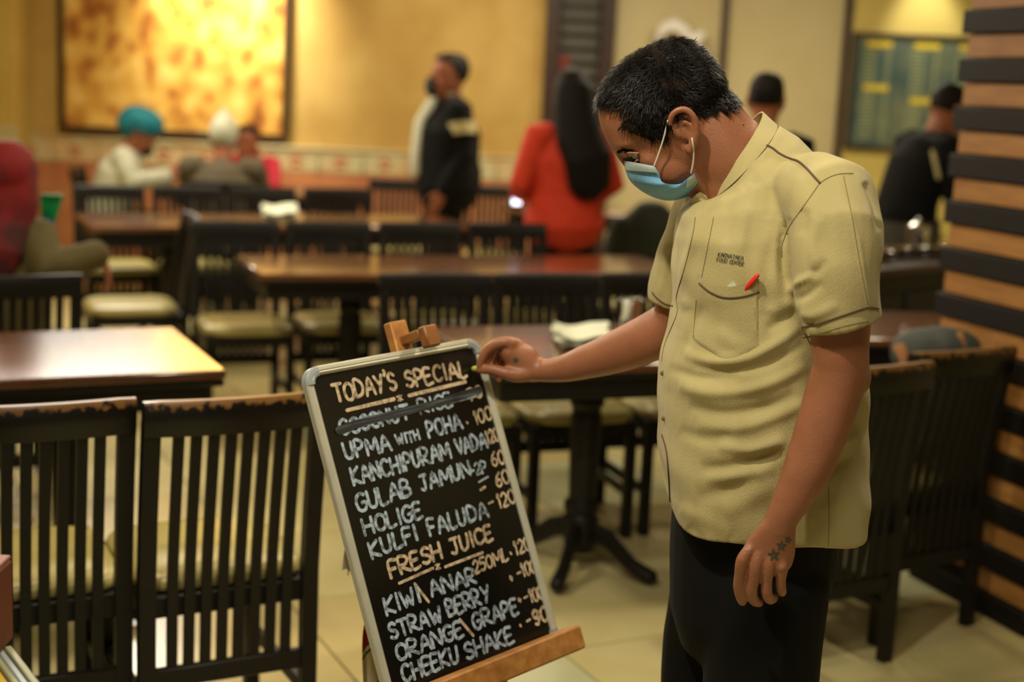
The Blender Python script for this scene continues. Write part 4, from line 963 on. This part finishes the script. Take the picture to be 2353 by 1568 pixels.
# torso core
bd.tube([YP(1790, 520, Y0), YP(1760, 700, Y0), YP(1750, 950, Y0), YP(1740, 1150, Y0-.01)], [(.10, .15), (.12, .15), (.14, .16), (.13, .15)], 18, ref=(0, 1, 0))
# near arm (his left)
AY = 2.115
bd.tube([YP(1880, 450, 2.18), YP(1925, 600, 2.125), YP(1930, 790, AY), YP(1930, 850, AY), YP(1912, 915, AY), YP(1886, 995, AY-.005), YP(1855, 1078, AY-.012), YP(1823, 1142, AY-.016), YP(1795, 1195, AY-.018), YP(1788, 1222, AY-.018)],
        [.055, .052, (.0435, .045), (.0425, .043), (.0425, .042), (.0405, .039), (.0365, .034), (.0300, .027), (.0250, .021), (.0265, .019)], 20, ref=(0, 1, 0))
bd.ball(YP(1974, 868, AY+.006), (.018, .022, .028))
# near hand
HY = AY-.018
def hp(x, y, dy=0): return PY(x, y, HY+dy)
bd.tube([hp(1792, 1205), hp(1782, 1232), hp(1770, 1262, .002), hp(1760, 1288, .003), hp(1757, 1302, .004)], [(.026, .018), (.033, .017), (.0395, .0165), (.0405, .0165), (.038, .015)], 20, ref=(0, 1, 0))
FN = [([(1722, 1262), (1706, 1288), (1700, 1318), (1697, 1347), (1701, 1371), (1706, 1384)], (-.004, -.006, -.002, .004, .014, .024), (.0088, .0100, .0086, .0084, .0078, .0070)),
      ([(1744, 1270), (1737, 1300), (1731, 1334), (1727, 1362), (1733, 1380), (1744, 1386)], (-.005, -.008, -.004, .002, .014, .026), (.0095, .0105, .0094, .0092, .0086, .0074)),
      ([(1768, 1275), (1766, 1305), (1762, 1337), (1762, 1364), (1769, 1378), (1779, 1374)], (-.005, -.008, -.004, .000, .012, .024), (.0095, .0102, .0088, .0088, .0082, .0072)),
      ([(1795, 1280), (1797, 1306), (1794, 1332), (1795, 1352), (1797, 1362)], (-.003, -.005, -.002, .002, .012), (.0090, .0094, .0082, .0080, .0074))]
for pts, dy, rr in FN: bd.tube([hp(*p_, d_) for p_, d_ in zip(pts, dy)], rr, 12)
for x, y in ((1706, 1288), (1737, 1300), (1766, 1305), (1797, 1306)): bd.ball(hp(x, y-2, -.008), .0088, 10, 7)
bd.tube([hp(1752, 1232, .012), hp(1730, 1262, .024), hp(1722, 1290, .034), hp(1724, 1312, .040)], [.015, .014, .011, .009], 10)
# far arm (his right) reaching to the board
FY = 2.53
bd.tube([YP(1640, 540, 2.47), YP(1575, 680, 2.50), YP(1552, 738, 2.515), YP(1505, 770, 2.53), YP(1452, 795, 2.55), YP(1400, 815, 2.57), YP(1350, 831, 2.59), YP(1300, 846, 2.61), YP(1252, 852, 2.63), YP(1225, 848, 2.638)],
        [.055, .048, (.046, .045), (.0445, .044), (.0415, .042), (.0375, .037), (.0325, .032), (.0265, .026), (.0215, .022), (.0225, .022)], 20)
RY = 2.64
def fp(x, y, dy=0): return PY(x, y, RY+dy)
# hand seen from the thumb side
bd.tube([fp(1250, 851), fp(1222, 845), fp(1196, 826, .002), fp(1172, 806, .004)], [(.0215, .020), (.0285, .024), (.0330, .027), (.0225, .030)], 18, ref=(0, 1, 0))
bd.tube([fp(1190, 795), fp(1170, 790), fp(1150, 792)], [.014, .014, .0115], 12)
bd.tube([fp(1176, 790, -.014), fp(1160, 786, -.016), fp(1136, 792, -.016), fp(1118, 806, -.014), fp(1108, 824, -.012), fp(1102, 840, -.010)], [.0120, .0105, .0095, .0088, .0082, .0072], 12)      # index
bd.tube([fp(1172, 794, .010), fp(1148, 796, .010), fp(1130, 806, .008), fp(1122, 822, .004), fp(1118, 838, 0)], [.0110, .0100, .0092, .0086, .0072], 12)   # middle
bd.tube([fp(1178, 800, .026), fp(1156, 806, .028), fp(1142, 822, .024), fp(1140, 842, .018), fp(1146, 856, .014)], [.0105, .0098, .0092, .0086, .0078], 12)     # ring
bd.tube([fp(1186, 812, .040), fp(1164, 824, .042), fp(1148, 842, .036), fp(1142, 860, .026), fp(1146, 872, .020)], [.0095, .0090, .0082, .0078, .0068], 12)   # little
bd.tube([fp(1212, 858, -.012), fp(1186, 862, -.018), fp(1158, 857, -.020), fp(1132, 850, -.016), fp(1112, 849, -.010), fp(1102, 850, -.008)], [.0165, .0150, .0118, .0102, .0092, .0076], 12)    # thumb
bd.ball(fp(1200, 862, -.008), (.022, .018, .012))
MB.fine = False
body_mb = remesh(bd, .0024, 4, .5)
def relax(mb, wt, it):
    v = np.array(mb.v); q = np.array([f for f in mb.f if len(f) == 4]); a = q.ravel(); b = np.roll(q, -1, 1).ravel(); c = np.roll(q, 1, 1).ravel(); n = len(v)
    cnt = np.maximum(np.bincount(a, minlength=n)*2, 1)
    for _ in range(it):
        m = np.stack([np.bincount(a, v[b, k]+v[c, k], n) for k in range(3)], 1)/cnt[:, None]; v += (m-v)*wt[:, None]
    mb.v = [tuple(p) for p in v]
_v = np.array(body_mb.v); _r = (_v-ho)/HS; _f, _u, _s = _r @ Fh, _r @ Uh, _r @ Sh
wt = np.zeros(len(_v)); dh = np.linalg.norm(_v-ho, axis=1)
wt[(dh < .30)] = .5
ear_m = (np.abs(_s) > .064) & (_f > -.045) & (_f < .022) & (_u > -.042) & (_u < .052); wt[ear_m] = 0
edge = (np.abs(_s) > .056) & (_f > -.055) & (_f < .032) & (_u > -.052) & (_u < .062) & ~ear_m; wt[edge] = .15
relax(body_mb, wt, 30)
_p = projv(np.array(body_mb.v)); wt = np.zeros(len(_v)); wt[(_p[:, 0] > 1168) & (_p[:, 0] < 1290) & (_p[:, 1] > 760) & (_p[:, 1] < 900) & (_v[:, 1] > 2.45)] = .5
wt[(_p[:, 0] > 1700) & (_p[:, 0] < 1850) & (_p[:, 1] > 1150) & (_p[:, 1] < 1262) & (_v[:, 1] < 2.16)] = .5
relax(body_mb, wt, 14)
body = mk('body', body_mb, M['skin'], man, angle=180)
btree = bvh(body_mb)

# ---- eyes and brows
M['eyewhite'] = mat('eye_white', lin(214, 204, 190), .2); M['iris'] = mat('dark_iris', lin(30, 18, 12), .15)
for w in (-1, 1):
    e = mk('eye', MB().ball(HL(.0685, .010, w*.032), .0118*HS, 18, 12), M['eyewhite'], man)
    child_w('iris', MB().ball(HL(.0755, .0055, w*.0335), .0062*HS, 12, 8), M['iris'], e, man)
    mk('eyelid', MB().tube([HL(.0805, .015, w*.018), HL(.0825, .0185, w*.030), HL(.076, .015, w*.044), HL(.067, .009, w*.050)], [.0016, .002, .002, .0014], 8), M['skin'], man)
    mk('eyelid', MB().tube([HL(.081, .001, w*.020), HL(.080, -.002, w*.032), HL(.073, .0, w*.044)], [.002, .0024, .002], 8), M['skin'], man)
    ebm = MB()
    for k in range(170):
        t = random.random(); q = (np.interp(t, (0, .3, .7, 1), (1417, 1430, 1448, 1463)), np.interp(t, (0, .3, .7, 1), (349, 344, 346, 352))+random.gauss(0, 1.5*(1-.5*t)))
        a = hit(btree, *q, .0006); b = hit(btree, q[0]+random.uniform(4, 8), q[1]+random.uniform(-2, 1.5), .0014)
        if a is None or b is None: continue
        if np.linalg.norm(b-a) > .012: continue
        if w < 0: a, b = [z_-2*Sh*((z_-ho) @ Sh) for z_ in (a, b)]
        ebm.tube([a, (a+b)/2+Fh*.0006, b], [.00045, .0005, .0001], 3, round_=False)
    o = mk('eyebrow', ebm, M['strand'], man); o['kind'] = 'stuff'
# lashes of the near eye
lm = MB()
for k in range(16):
    t = k/15; a = HL(.088-.012*t, .012-.002*t, .020+.026*t); lm.tube([a, a+Fh*.006-Uh*.005], [.0004, .0001], 3, round_=False)
mk('eyelashes', lm, M['strand'], man)

# ---- hair: base cap and strands grown from the scalp
HPOLY = [(.125, .108), (.080, .101), (.054, .078), (.060, .050), (.040, .006), (.014, .008), (.004, .034), (-.024, .034), (-.036, .006), (-.085, -.012), (-.14, -.01), (-.14, .20), (.125, .20)]
def inpoly(f, u):
    c = np.zeros(f.shape, bool); n = len(HPOLY)
    for i in range(n):
        x1_, y1_ = HPOLY[i]; x2_, y2_ = HPOLY[(i+1) % n]
        k = ((y1_ > u) != (y2_ > u)) & (f < (x2_-x1_)*(u-y1_)/(y2_-y1_+1e-12)+x1_); c ^= k
    return c
bv = np.array(body_mb.v); rel = (bv-ho)/HS; lf, lu, ls_ = rel @ Fh, rel @ Uh, rel @ Sh
jit = .004*np.sin(lf*300+ls_*200)+.003*np.sin(lu*410)
hm = inpoly(lf+jit, lu+jit) & (np.abs(ls_) < .085) & (np.abs(rel).max(1) < .2)
bn = vnormals(body_mb)
if (bn[hm]*rel[hm]).sum() < 0: bn = -bn
keep = [f for f in body_mb.f if all(hm[i] for i in f)]
ids = sorted({i for f in keep for i in f}); rm = {i: k for k, i in enumerate(ids)}
wob = lambda p_: .0022*np.sin(p_[:, 0]*260+p_[:, 2]*190)+.0022*np.sin(p_[:, 1]*240-p_[:, 2]*230)
pv = bv[ids]; capv = pv+bn[ids]*(.0036+.6*wob(pv))[:, None]
cap = MB(); cap.v = [tuple(q) for q in capv]; cap.f = [tuple(rm[i] for i in f) for f in keep]
M['scalp'] = mat('scalp_hair', lin(13, 10, 8), .8, col2=lin(50, 30, 18), scale=35, detail=8, lo=.5, hi=.8, bump=.8, bscale=200, spec=.12)
hair = mk('hair', cap, M['scalp'], man, angle=180)
st = MB(); sel = rng.choice(len(ids), 15000, replace=True)
crown = HL(-.034, .100, .055)
V_, F_l = [], []
for k in sel:
    i = ids[k]; p_ = bv[i]+rng.normal(0, .0012, 3); n_ = bn[i]; f_, u_, s_ = lf[i], lu[i], ls_[i]
    dc = np.linalg.norm(p_-crown)
    if dc < .05 and random.random() < .55*(1-dc/.05)+.12: continue
    # flow: forwards on top, down at the sides and nape
    side = min(1, max(0, (.10-u_)/.08)); flow = Fh*(1-side*.75)*(1 if f_ > -.03 else -.2)-Uh*side*1.0+np.cross(n_, Uh)*.3*math.sin(f_*60+u_*45)
    flow = flow-n_*(flow @ n_); flow = flow/max(np.linalg.norm(flow), 1e-6); curl = np.cross(n_, flow)
    near_edge = 1.0 if u_ > .05 or f_ < 0 else .55
    ln_ = random.uniform(.010, .023)*near_edge*(.55 if (f_ < -.02 and u_ < .03) else 1); ph2 = math.sin(p_[0]*150+p_[2]*130)*2+random.gauss(0, .5)
    lift = random.uniform(.25, .6); pts = []
    for q in range(5):
        t = q/4; a = ph2+t*2.2
        pts.append(p_+n_*(.0025+ln_*lift*math.sin(t*1.9)*.55)+flow*ln_*t*.85*math.cos(.5*t)+curl*ln_*.34*math.sin(a)*t)
    wd = nrm(np.cross(pts[2]-pts[0], n_)+rng.normal(0, .3, 3)*.001)*random.uniform(.00035, .0006); b0 = len(V_)
    for q, p2 in enumerate(pts):
        ww_ = wd*(1, 1, .9, .6, .1)[q]; V_ += [tuple(p2-ww_), tuple(p2+ww_)]
    F_l += [(b0+2*q, b0+2*q+1, b0+2*q+3, b0+2*q+2) for q in range(4)]
st.v = V_; st.f = F_l
hs = child_w('hair_strands', st, M['strand'], hair, man, angle=180); hs['kind'] = 'stuff'

# ---- mask
def mp_(x, y, s_): 
    return PY(x, y, YH)+Sh*0+np.array((0, -1, 0))*s_*1.0
cen = smooth_poly([(1433, 370), (1437, 392), (1451, 420), (1487, 447), (1530, 461), (1572, 455), (1608, 434)], 5)
edg = smooth_poly([(1503, 383), (1512, 398), (1519, 418), (1536, 424), (1560, 424), (1578, 412), (1594, 399)], 5)
def fix(x, y, Yv):      # same silhouette point at another depth plane
    return PY(x, y, Yv)
Gm = []; nU = 12
hw = [.010+.058*min(1, i/len(cen)*2.2) for i in range(len(cen))]
for i in range(len(cen)):
    v = i/(len(cen)-1); row = []
    depth_e = .070
    for j in range(-nU, nU+1):
        t = abs(j)/nU; sd = 1 if j >= 0 else -1
        c_ = np.array(cen[i]); e_ = np.array(edg[i]); k = 1-math.cos(t*PI/2); q = c_+(e_-c_)*(t**1.6)
        dep = depth_e*math.sin(t*PI/2)*sd
        pleat = .0012*math.sin(v*PI*6)
        p3 = PY(q[0], q[1], YH-dep) if sd > 0 else None
        if sd < 0:
            pn3 = PY(q[0], q[1], YH-depth_e*math.sin(t*PI/2)); rl = pn3-ho; s3 = rl @ Sh; p3 = pn3-Sh*2*s3
        row.append(p3+np.array((0, -1, 0))*pleat*sd)
    Gm.append(row)
mkm = MB().grid(Gm, .0012, nrm(-Fh)); mask = mk('face_mask', mkm, M['maskblue'], man, angle=60)
G1 = [[p+np.array((-.0004, -.0040, .0008)) for p in row[nU-2:]] for row in Gm[:6]]
child_w('top_band', MB().grid(G1), M['maskpale'], mask, man, angle=60)
G2_ = [[p+np.array((0, -.0035, 0)) for p in row[nU+8:]] for row in Gm[-6:]]
child_w('side_band', MB().grid(G2_), M['maskpale'], mask, man, angle=60)
for pts, r_ in (([(1534, 278), (1527, 310), (1516, 346), (1503, 382)], .0014), ([(1590, 318), (1594, 345), (1593, 372), (1588, 398)], .0014)):
    q = smooth_poly(pts, 6); pp = [hit(btree, *a, .003, None) for a in q]; pp = [a if a is not None else PY(*b, YH-.07) for a, b in zip(pp, q)]
    ys = np.interp(np.linspace(0, 1, len(pp)), (0, 1), (pp[0][1], YH-.074)); pp = [PY(b[0], b[1], min(a[1], y_)) for a, b, y_ in zip(pp, q, ys)]
    child_w('ear_loop', MB().tube(pp, r_, 8), M['loop'], mask, man)

# ---- tattoos
tt = MB()
def star(cx, cy, R_, rot, tree, w=1.6):
    P5 = [(cx+R_*math.sin(rot+k*2*PI/5), cy-R_*math.cos(rot+k*2*PI/5)) for k in range(5)]
    for k in range(5):
        a, b = P5[k], P5[(k+2) % 5]
        ribbon(tt, [(a[0]+(b[0]-a[0])*t, a[1]+(b[1]-a[1])*t) for t in (0, .25, .5, .75, 1)], w, lambda x, y, l: hit(tree, x, y, .0003+l*.3))
star(1778, 1276, 13, -.1, btree, 1.8); star(1796, 1255, 11, .1, btree, 1.6); star(1811, 1241, 8, .3, btree, 1.4)
mk('star_tattoo', tt, M['tattoo'], man)
tt = MB(); star(1185, 828, 6, .2, btree, 1.6); mk('hand_tattoo', tt, M['tattoo'], man)
# moles and nails
for q, tree_o in (((1708, 287), 0),): mk('mole', MB().ball(hit(btree, *q, 0), .0012, 6, 5), M['iris'], man)

# ---- shirt
sh = MB()
def ring(L_, R_, a, Yc=Y0, e=.82, n=40, fwd=0):
    pl_, pr_ = PY(*L_, Yc), PY(*R_, Yc); c = (pl_+pr_)/2; e1 = (pr_-pl_)/2; e2 = np.array((0, -a, 0)); out = []
    for i in range(n):
        t = 2*PI*i/n; ct, st_ = math.cos(t), math.sin(t); out.append(c+e1*math.copysign(abs(ct)**e, ct)+e2*math.copysign(abs(st_)**e, st_)+np.array((fwd, 0, 0))*max(0, st_))
    return out
RG = [((1546, 1170), (1966, 1190), .185), ((1530, 1120), (1976, 1120), .187), ((1518, 1040), (1980, 1040), .190), ((1511, 950), (1981, 960), .192), ((1513, 860), (1984, 880), .190), ((1530, 780), (1980, 800), .185),
      ((1548, 700), (1972, 700), .180), ((1545, 620), (1962, 610), .178), ((1548, 540), (1945, 520), .172), ((1566, 490), (1915, 430), .155), ((1590, 465), (1872, 362), .130), ((1612, 458), (1830, 312), .105), ((1630, 462), (1786, 284), .084)]
sh.loft([ring(*q, Y0, (.5, .56, .66)[k] if k < 3 else .82) for k, q in enumerate(RG)])
# yoke and sleeves
sh.tube([YP(1830, 440, 2.27), YP(1864, 440, 2.22), YP(1906, 468, 2.170), YP(1922, 532, 2.135), YP(1920, 620, 2.12), YP(1925, 700, 2.112), YP(1937, 752, 2.110)],
        [(.050, .055), (.062, .064), (.076, .072), (.0755, .070), (.0700, .066), (.0650, .063), (.0620, .060)], 24, ref=(0, 1, 0), round_=False)
sh.tube([YP(1690, 440, Y0+.05), YP(1640, 500, 2.46), YP(1600, 580, 2.49), YP(1572, 650, 2.50), YP(1561, 700, 2.505)], [.07, .074, .068, .062, .058], 20, round_=False)
sm_ = remesh(sh, .0042, 7, .5)
v = np.array(sm_.v); n_ = vnormals(sm_); ctr_ = np.array((PY(1750, 800, Y0)))
if ((v-ctr_)*n_).sum() < 0: n_ = -n_
px = projv(v); face = np.clip((n_*(CC-v)).sum(1)/np.linalg.norm(CC-v, axis=1)*2, 0, 1)
def seg_dist(px, pts):
    pts = np.array(smooth_poly(pts, 5)); best = np.full(len(px), 1e9); tb = np.zeros(len(px)); m = len(pts)-1
    for k in range(m):
        a, b = pts[k], pts[k+1]; d = b-a; t = np.clip(((px-a) @ d)/(d @ d), 0, 1); q = a+t[:, None]*d; dist = np.hypot(*(px-q).T); w_ = dist < best; best = np.where(w_, dist, best); tb = np.where(w_, (k+t)/m, tb)
    return best, tb
FOLDS = [([(1572, 812), (1640, 832), (1720, 822), (1790, 786), (1850, 742)], .011, 13), ([(1590, 840), (1660, 852), (1740, 846), (1810, 815), (1850, 790)], -.006, 10),
         ([(1560, 886), (1630, 903), (1720, 897), (1800, 868), (1850, 838)], .010, 15), ([(1540, 848), (1610, 868), (1700, 868)], -.007, 12), ([(1580, 935), (1660, 950), (1750, 940), (1830, 905)], -.008, 14),
         ([(1600, 975), (1690, 985), (1780, 960), (1850, 925)], .007, 14), ([(1650, 1022), (1726, 1034), (1805, 1010)], .010, 14), ([(1606, 1078), (1683, 1072), (1760, 1052), (1800, 1040)], -.010, 15), ([(1560, 990), (1620, 1010), (1680, 1005)], -.006, 15),
         ([(1600, 1145), (1670, 1128), (1740, 1090)], -.008, 20), ([(1620, 1100), (1700, 1095), (1780, 1075)], .006, 16), ([(1560, 1170), (1610, 1190), (1680, 1230)], .005, 18), ([(1580, 1210), (1620, 1245)], -.004, 14),
         ([(1660, 1180), (1720, 1150), (1780, 1110)], .005, 22), ([(1880, 1060), (1930, 1020), (1975, 1000)], .006, 14), ([(1870, 1100), (1920, 1070), (1970, 1045)], -.006, 14), ([(1880, 1180), (1930, 1150)], .004, 18),
         ([(1812, 500), (1798, 560), (1800, 620), (1815, 665)], -.013, 9), ([(1785, 560), (1780, 640), (1790, 700)], .006, 12), ([(1812, 668), (1835, 650), (1868, 634)], .009, 9), ([(1818, 690), (1850, 680), (1890, 650)], -.006, 9), ([(1822, 720), (1870, 726), (1925, 700)], .005, 12),
         ([(1836, 745), (1872, 748)], -.004, 8), ([(1885, 500), (1868, 560), (1880, 620)], .005, 14), ([(1850, 480), (1842, 540)], -.005, 12), ([(1900, 600), (1868, 632)], -.005, 10), ([(1985, 420), (2012, 470), (2024, 530)], -.011, 8), ([(1950, 470), (1975, 560), (1990, 660), (2000, 715)], .003, 5),
         ([(1608, 505), (1590, 560), (1570, 620), (1562, 670), (1580, 712)], .008, 12), ([(1545, 560), (1558, 620), (1570, 690)], -.007, 10), ([(1690, 430), (1672, 480), (1665, 560)], -.004, 12), ([(1730, 420), (1716, 500), (1700, 580)], .004, 12), ([(1775, 430), (1765, 500)], -.004, 12), ([(1770, 520), (1740, 620), (1750, 720)], .003, 16),
         ([(1620, 700), (1600, 740), (1575, 800)], -.007, 12), ([(1650, 760), (1690, 790), (1720, 800)], .006, 16), ([(1760, 720), (1830, 690)], .006, 14), ([(1760, 760), (1840, 715)], -.006, 11), ([(1555, 760), (1540, 820), (1528, 900)], .004, 12),
         ([(1515, 520), (1530, 600), (1518, 680)], .004, 9)]
disp = np.zeros(len(v))
for pts, amp, wd in FOLDS:
    d, t = seg_dist(px, pts); disp += amp*np.exp(-(d/wd)**2)*np.clip(np.sin(np.clip(t, 0, 1)*PI), .0, 1)**.5
disp = disp*face*.72
disp += .0016*np.sin(v[:, 2]*34+v[:, 0]*17)*np.sin(v[:, 0]*29-v[:, 2]*9)+.001*np.sin(v[:, 2]*80+v[:, 0]*50)
v = v+n_*disp[:, None]
sm_.v = [tuple(q) for q in v]
shirt = mk('shirt', sm_, M['khaki'], man, angle=180); stree = bvh(sm_)
# collar band
def rpts(L_, R_, a, yc=Y0, n=48, e=1.0):
    return ring(L_, R_, a, yc, e, n)
lo_, hi_ = rpts((1630, 458), (1785, 287), .088, Y0+.005), rpts((1626, 436), (1752, 256), .074, YH-.005)
G = []
for i in range(49):
    a, b = lo_[i % 48], hi_[i % 48]; G.append([a, a*.66+b*.34, a*.33+b*.67, b])
cg = MB(); rings_o = [[a for a in lo_], [a*.5+b*.5 for a, b in zip(lo_, hi_)], [b for b in hi_]]
cen_ = np.mean(hi_, 0)
inn = [[q+(np.mean(r_, 0)-q)*.035 for q in r_] for r_ in rings_o[::-1]]
cg.loft(rings_o+inn, cap=False)
child_w('collar', cg, M['khaki'], shirt, man)
def sub(name, mb, m): return child_w(name, mb, m, shirt, man) if mb.v else None
sub('piping', MB().tube([p+np.array((0, -.001, 0)) for p in lo_]+[lo_[0]], .0011, 6), M['piping'])
sub('collar_facing', MB().tube([YP(1598, 472, Y0-.02), YP(1612, 462, Y0-.03), YP(1622, 448, Y0-.02)], [(.012, .004), (.014, .004), (.010, .004)], 8, ref=(0, 1, 0)), M['khaki'])
for pts, r_ in (([(1756, 331), (1775, 341), (1792, 354), (1812, 364), (1835, 372), (1856, 390), (1872, 408), (1884, 421)], .0019),
                ([(1842, 752), (1870, 747), (1920, 731), (1975, 712), (1995, 707), (2018, 710)], .0012), ([(1499, 672), (1510, 685), (1528, 698), (1546, 703)], .0012),
                ([(1606, 651), (1630, 668), (1660, 681), (1690, 683), (1720, 679), (1744, 672)], .0011)):
    sub('piping', drape(stree, pts, r_, .0008), M['piping'])
for pts, r_ in (([(1884, 421), (1850, 470), (1815, 520), (1798, 560), (1797, 590)], .0007), ([(1884, 421), (1905, 408), (1930, 400), (1960, 399)], .0007),
                ([(1938, 404), (1958, 500), (1975, 600), (1994, 700)], .0006), ([(1598, 500), (1592, 540), (1575, 610), (1555, 680), (1556, 720), (1528, 790), (1521, 830)], .0008),
                ([(1640, 500), (1628, 560), (1612, 640)], .0006), ([(1845, 776), (1880, 768), (1940, 750), (1996, 738)], .0005), ([(1795, 1000), (1794, 1080)], .0001), ([(1904, 1120), (1905, 1200), (1903, 1262)], .0005),
                ([(1560, 1242), (1640, 1246), (1760, 1250)], .0005)):
    sub('seam', drape(stree, pts, r_, .0003), M['seam'])
# placket edge and side vent piping
sub('piping', drape(stree, [(1522, 1000), (1533, 1040), (1538, 1100), (1541, 1160)], .0014, .001), M['piping'])
# pocket
def pocket_pt(u, v_, off):
    top = np.array(smooth_poly([(1606, 626), (1625, 645), (1655, 657), (1685, 657), (1715, 650), (1744, 640)], 4)); bot = np.array([(1590, 780), (1612, 798), (1640, 815), (1665, 828), (1705, 818), (1746, 795)], float); bot = np.array(smooth_poly(bot, 4))
    i = u*(len(top)-1); a = np.array([np.interp(i, range(len(top)), top[:, k]) for k in (0, 1)]); b = np.array([np.interp(i, range(len(bot)), bot[:, k]) for k in (0, 1)]); q = a+(b-a)*v_
    return hit(stree, q[0], q[1], off)
G = []
for i in range(22):
    row = []
    for j in range(20):
        u, v_ = j/19, i/21; e = min(u, 1-u, (1-v_)*1.2); off = -.001 if e == 0 and v_ > 0 else .0028+ (.006*math.sin(u*PI)*max(0, 1-v_*3.2))+.003*math.sin(u*PI)*math.sin(v_*PI)
        p_ = pocket_pt(u, v_, off); row.append(p_ if p_ is not None else row[-1])
    G.append(row)
pocket = sub('pocket', MB().grid(G), M['khaki']); ptree_mb = MB().grid(G); ptree = bvh(ptree_mb)
for p_ in ptree_mb.v: pass
sub('piping', drape(ptree, [(1607, 651), (1630, 670), (1660, 683), (1690, 684), (1718, 679), (1742, 671)], .0013, .0006), M['piping'])
sub('seam', drape(ptree, [(1600, 690), (1596, 740), (1593, 776)], .0005, .0003), M['seam'])
pen = thing('pen', 'red pen clipped in the pocket of the khaki shirt', 'pen', hit(stree, 1733, 637, .002).tolist(), world=True)
a, b = hit(stree, 1722, 655, .004), hit(stree, 1741, 633, .009)
mk('cap', MB().tube([a+(a-b)*1.2, a, b], [.0038, .004, .0036], 12), M['red'], pen); mk('clip', MB().tube([a+np.array((0, -.005, 0)), (a+b)/2+np.array((0, -.0058, .0)), b+np.array((0, -.004, 0))], [.0009, .0011, .001], 6), M['red'], pen)
pap = thing('paper_slip', 'white slip of paper sticking out of the khaki shirt pocket', 'paper', hit(stree, 1684, 650, .003).tolist(), world=True)
mk('sheet', MB().grid([[hit(stree, 1672, 672, .003), hit(stree, 1694, 672, .003)], [hit(stree, 1674, 657, .004), hit(stree, 1692, 652, .004)], [hit(stree, 1684, 647, .005), hit(stree, 1687, 645, .005)]], .0004, (0, -1, 0)), M['white'], pap)
# embroidered shop name
def embroid(text, x0, y0, x1, y1, h, w):
    mb = MB()
    for s_ in strokes(text):
        pts = [(x0+(x1-x0)*u+v_*2.0, y0+(y1-y0)*u-h*v_) for u, v_ in s_]; ribbon(mb, pts, w, lambda x, y, l: hit(stree, x, y, .0009+l))
    return mb
M['thread'] = mat('black_thread', lin(34, 36, 34), .7)
sub('embroidery', embroid('KARNATAKA', 1650, 588, 1708, 598, 8.6, .62), M['thread'])
sub('embroidery', embroid('FOOD', 1647, 600, 1672, 604, 8.6, .62), M['thread']); sub('embroidery', embroid('CENTER', 1676, 605, 1709, 611, 8.6, .62), M['thread'])
for x, y in ((1524, 858), (1527, 962)): sub('button', MB().ball(hit(stree, x, y, .001), (.0045, .002, .0045), 12, 6), M['seam'])

# ---- trousers
tr = MB()
hipL, hipR = PY(1536, 1180, Y0), PY(1960, 1180, Y0)
zt = hipL[2]
cxh = float(PY(1735, 1250, Y0)[0])
tr.tube([(cxh, Y0, zt+.03), (cxh-.005, Y0, zt-.08), (cxh-.01, Y0, zt-.17)], [(.142, .165), (.138, .165), (.13, .155)], 28, ref=(0, 1, 0))
xn, xf = float(PY(1752, 1500, Y0-.085)[0]), float(PY(1650, 1500, Y0+.085)[0])
for xx, yy in ((xn, Y0-.085), (xf, Y0+.085)):
    tr.tube([(cxh+(xx-cxh)*.6, yy, zt-.08), (xx, yy, zt-.25), (xx-.01, yy, .42), (xx-.005, yy, .25), (xx, yy, .08)], [(.105, .088), (.100, .086), (.085, .078), (.08, .075), (.082, .078)], 22, ref=(0, 1, 0))
tmr = remesh(tr, .007, 6)
tv = np.array(tmr.v); tn = vnormals(tmr); tv += tn*(.002*np.sin(tv[:, 2]*22+tv[:, 0]*30)+.0015*np.sin(tv[:, 0]*70))[:, None]; tmr.v = [tuple(q) for q in tv]
mk('trousers', tmr, M['blacktrouser'], man, angle=180)
for xx, yy in ((xn, Y0-.085), (xf, Y0+.085)):
    mk('shoe', MB().tube([(xx+.06, yy, .045), (xx, yy, .05), (xx-.10, yy-.01, .04), (xx-.19, yy-.02, .032)], [(.036, .04), (.042, .045), (.046, .036), (.036, .028)], 16, ref=(0, 0, 1)), M['black'], man)

# ---- chalk in his fingers
a = fp(1106, 846, -.010); uvc = buv(1085, 849); tipw = BBL+ex*uvc[0]+ey*uvc[1]+en*.0045
ck = thing('chalk', 'stub of lime-yellow chalk pinched in the man\'s fingertips', 'chalk', tipw.tolist(), world=True)
mk('stick', MB().tube([tipw, tipw+(a-tipw)*.5, a], [.0046, .0056, .0056], 12), M['lime'], ck)

for o in list(COL.objects):
    for k in ('_o', '_L'):
        if k in o: del o[k]
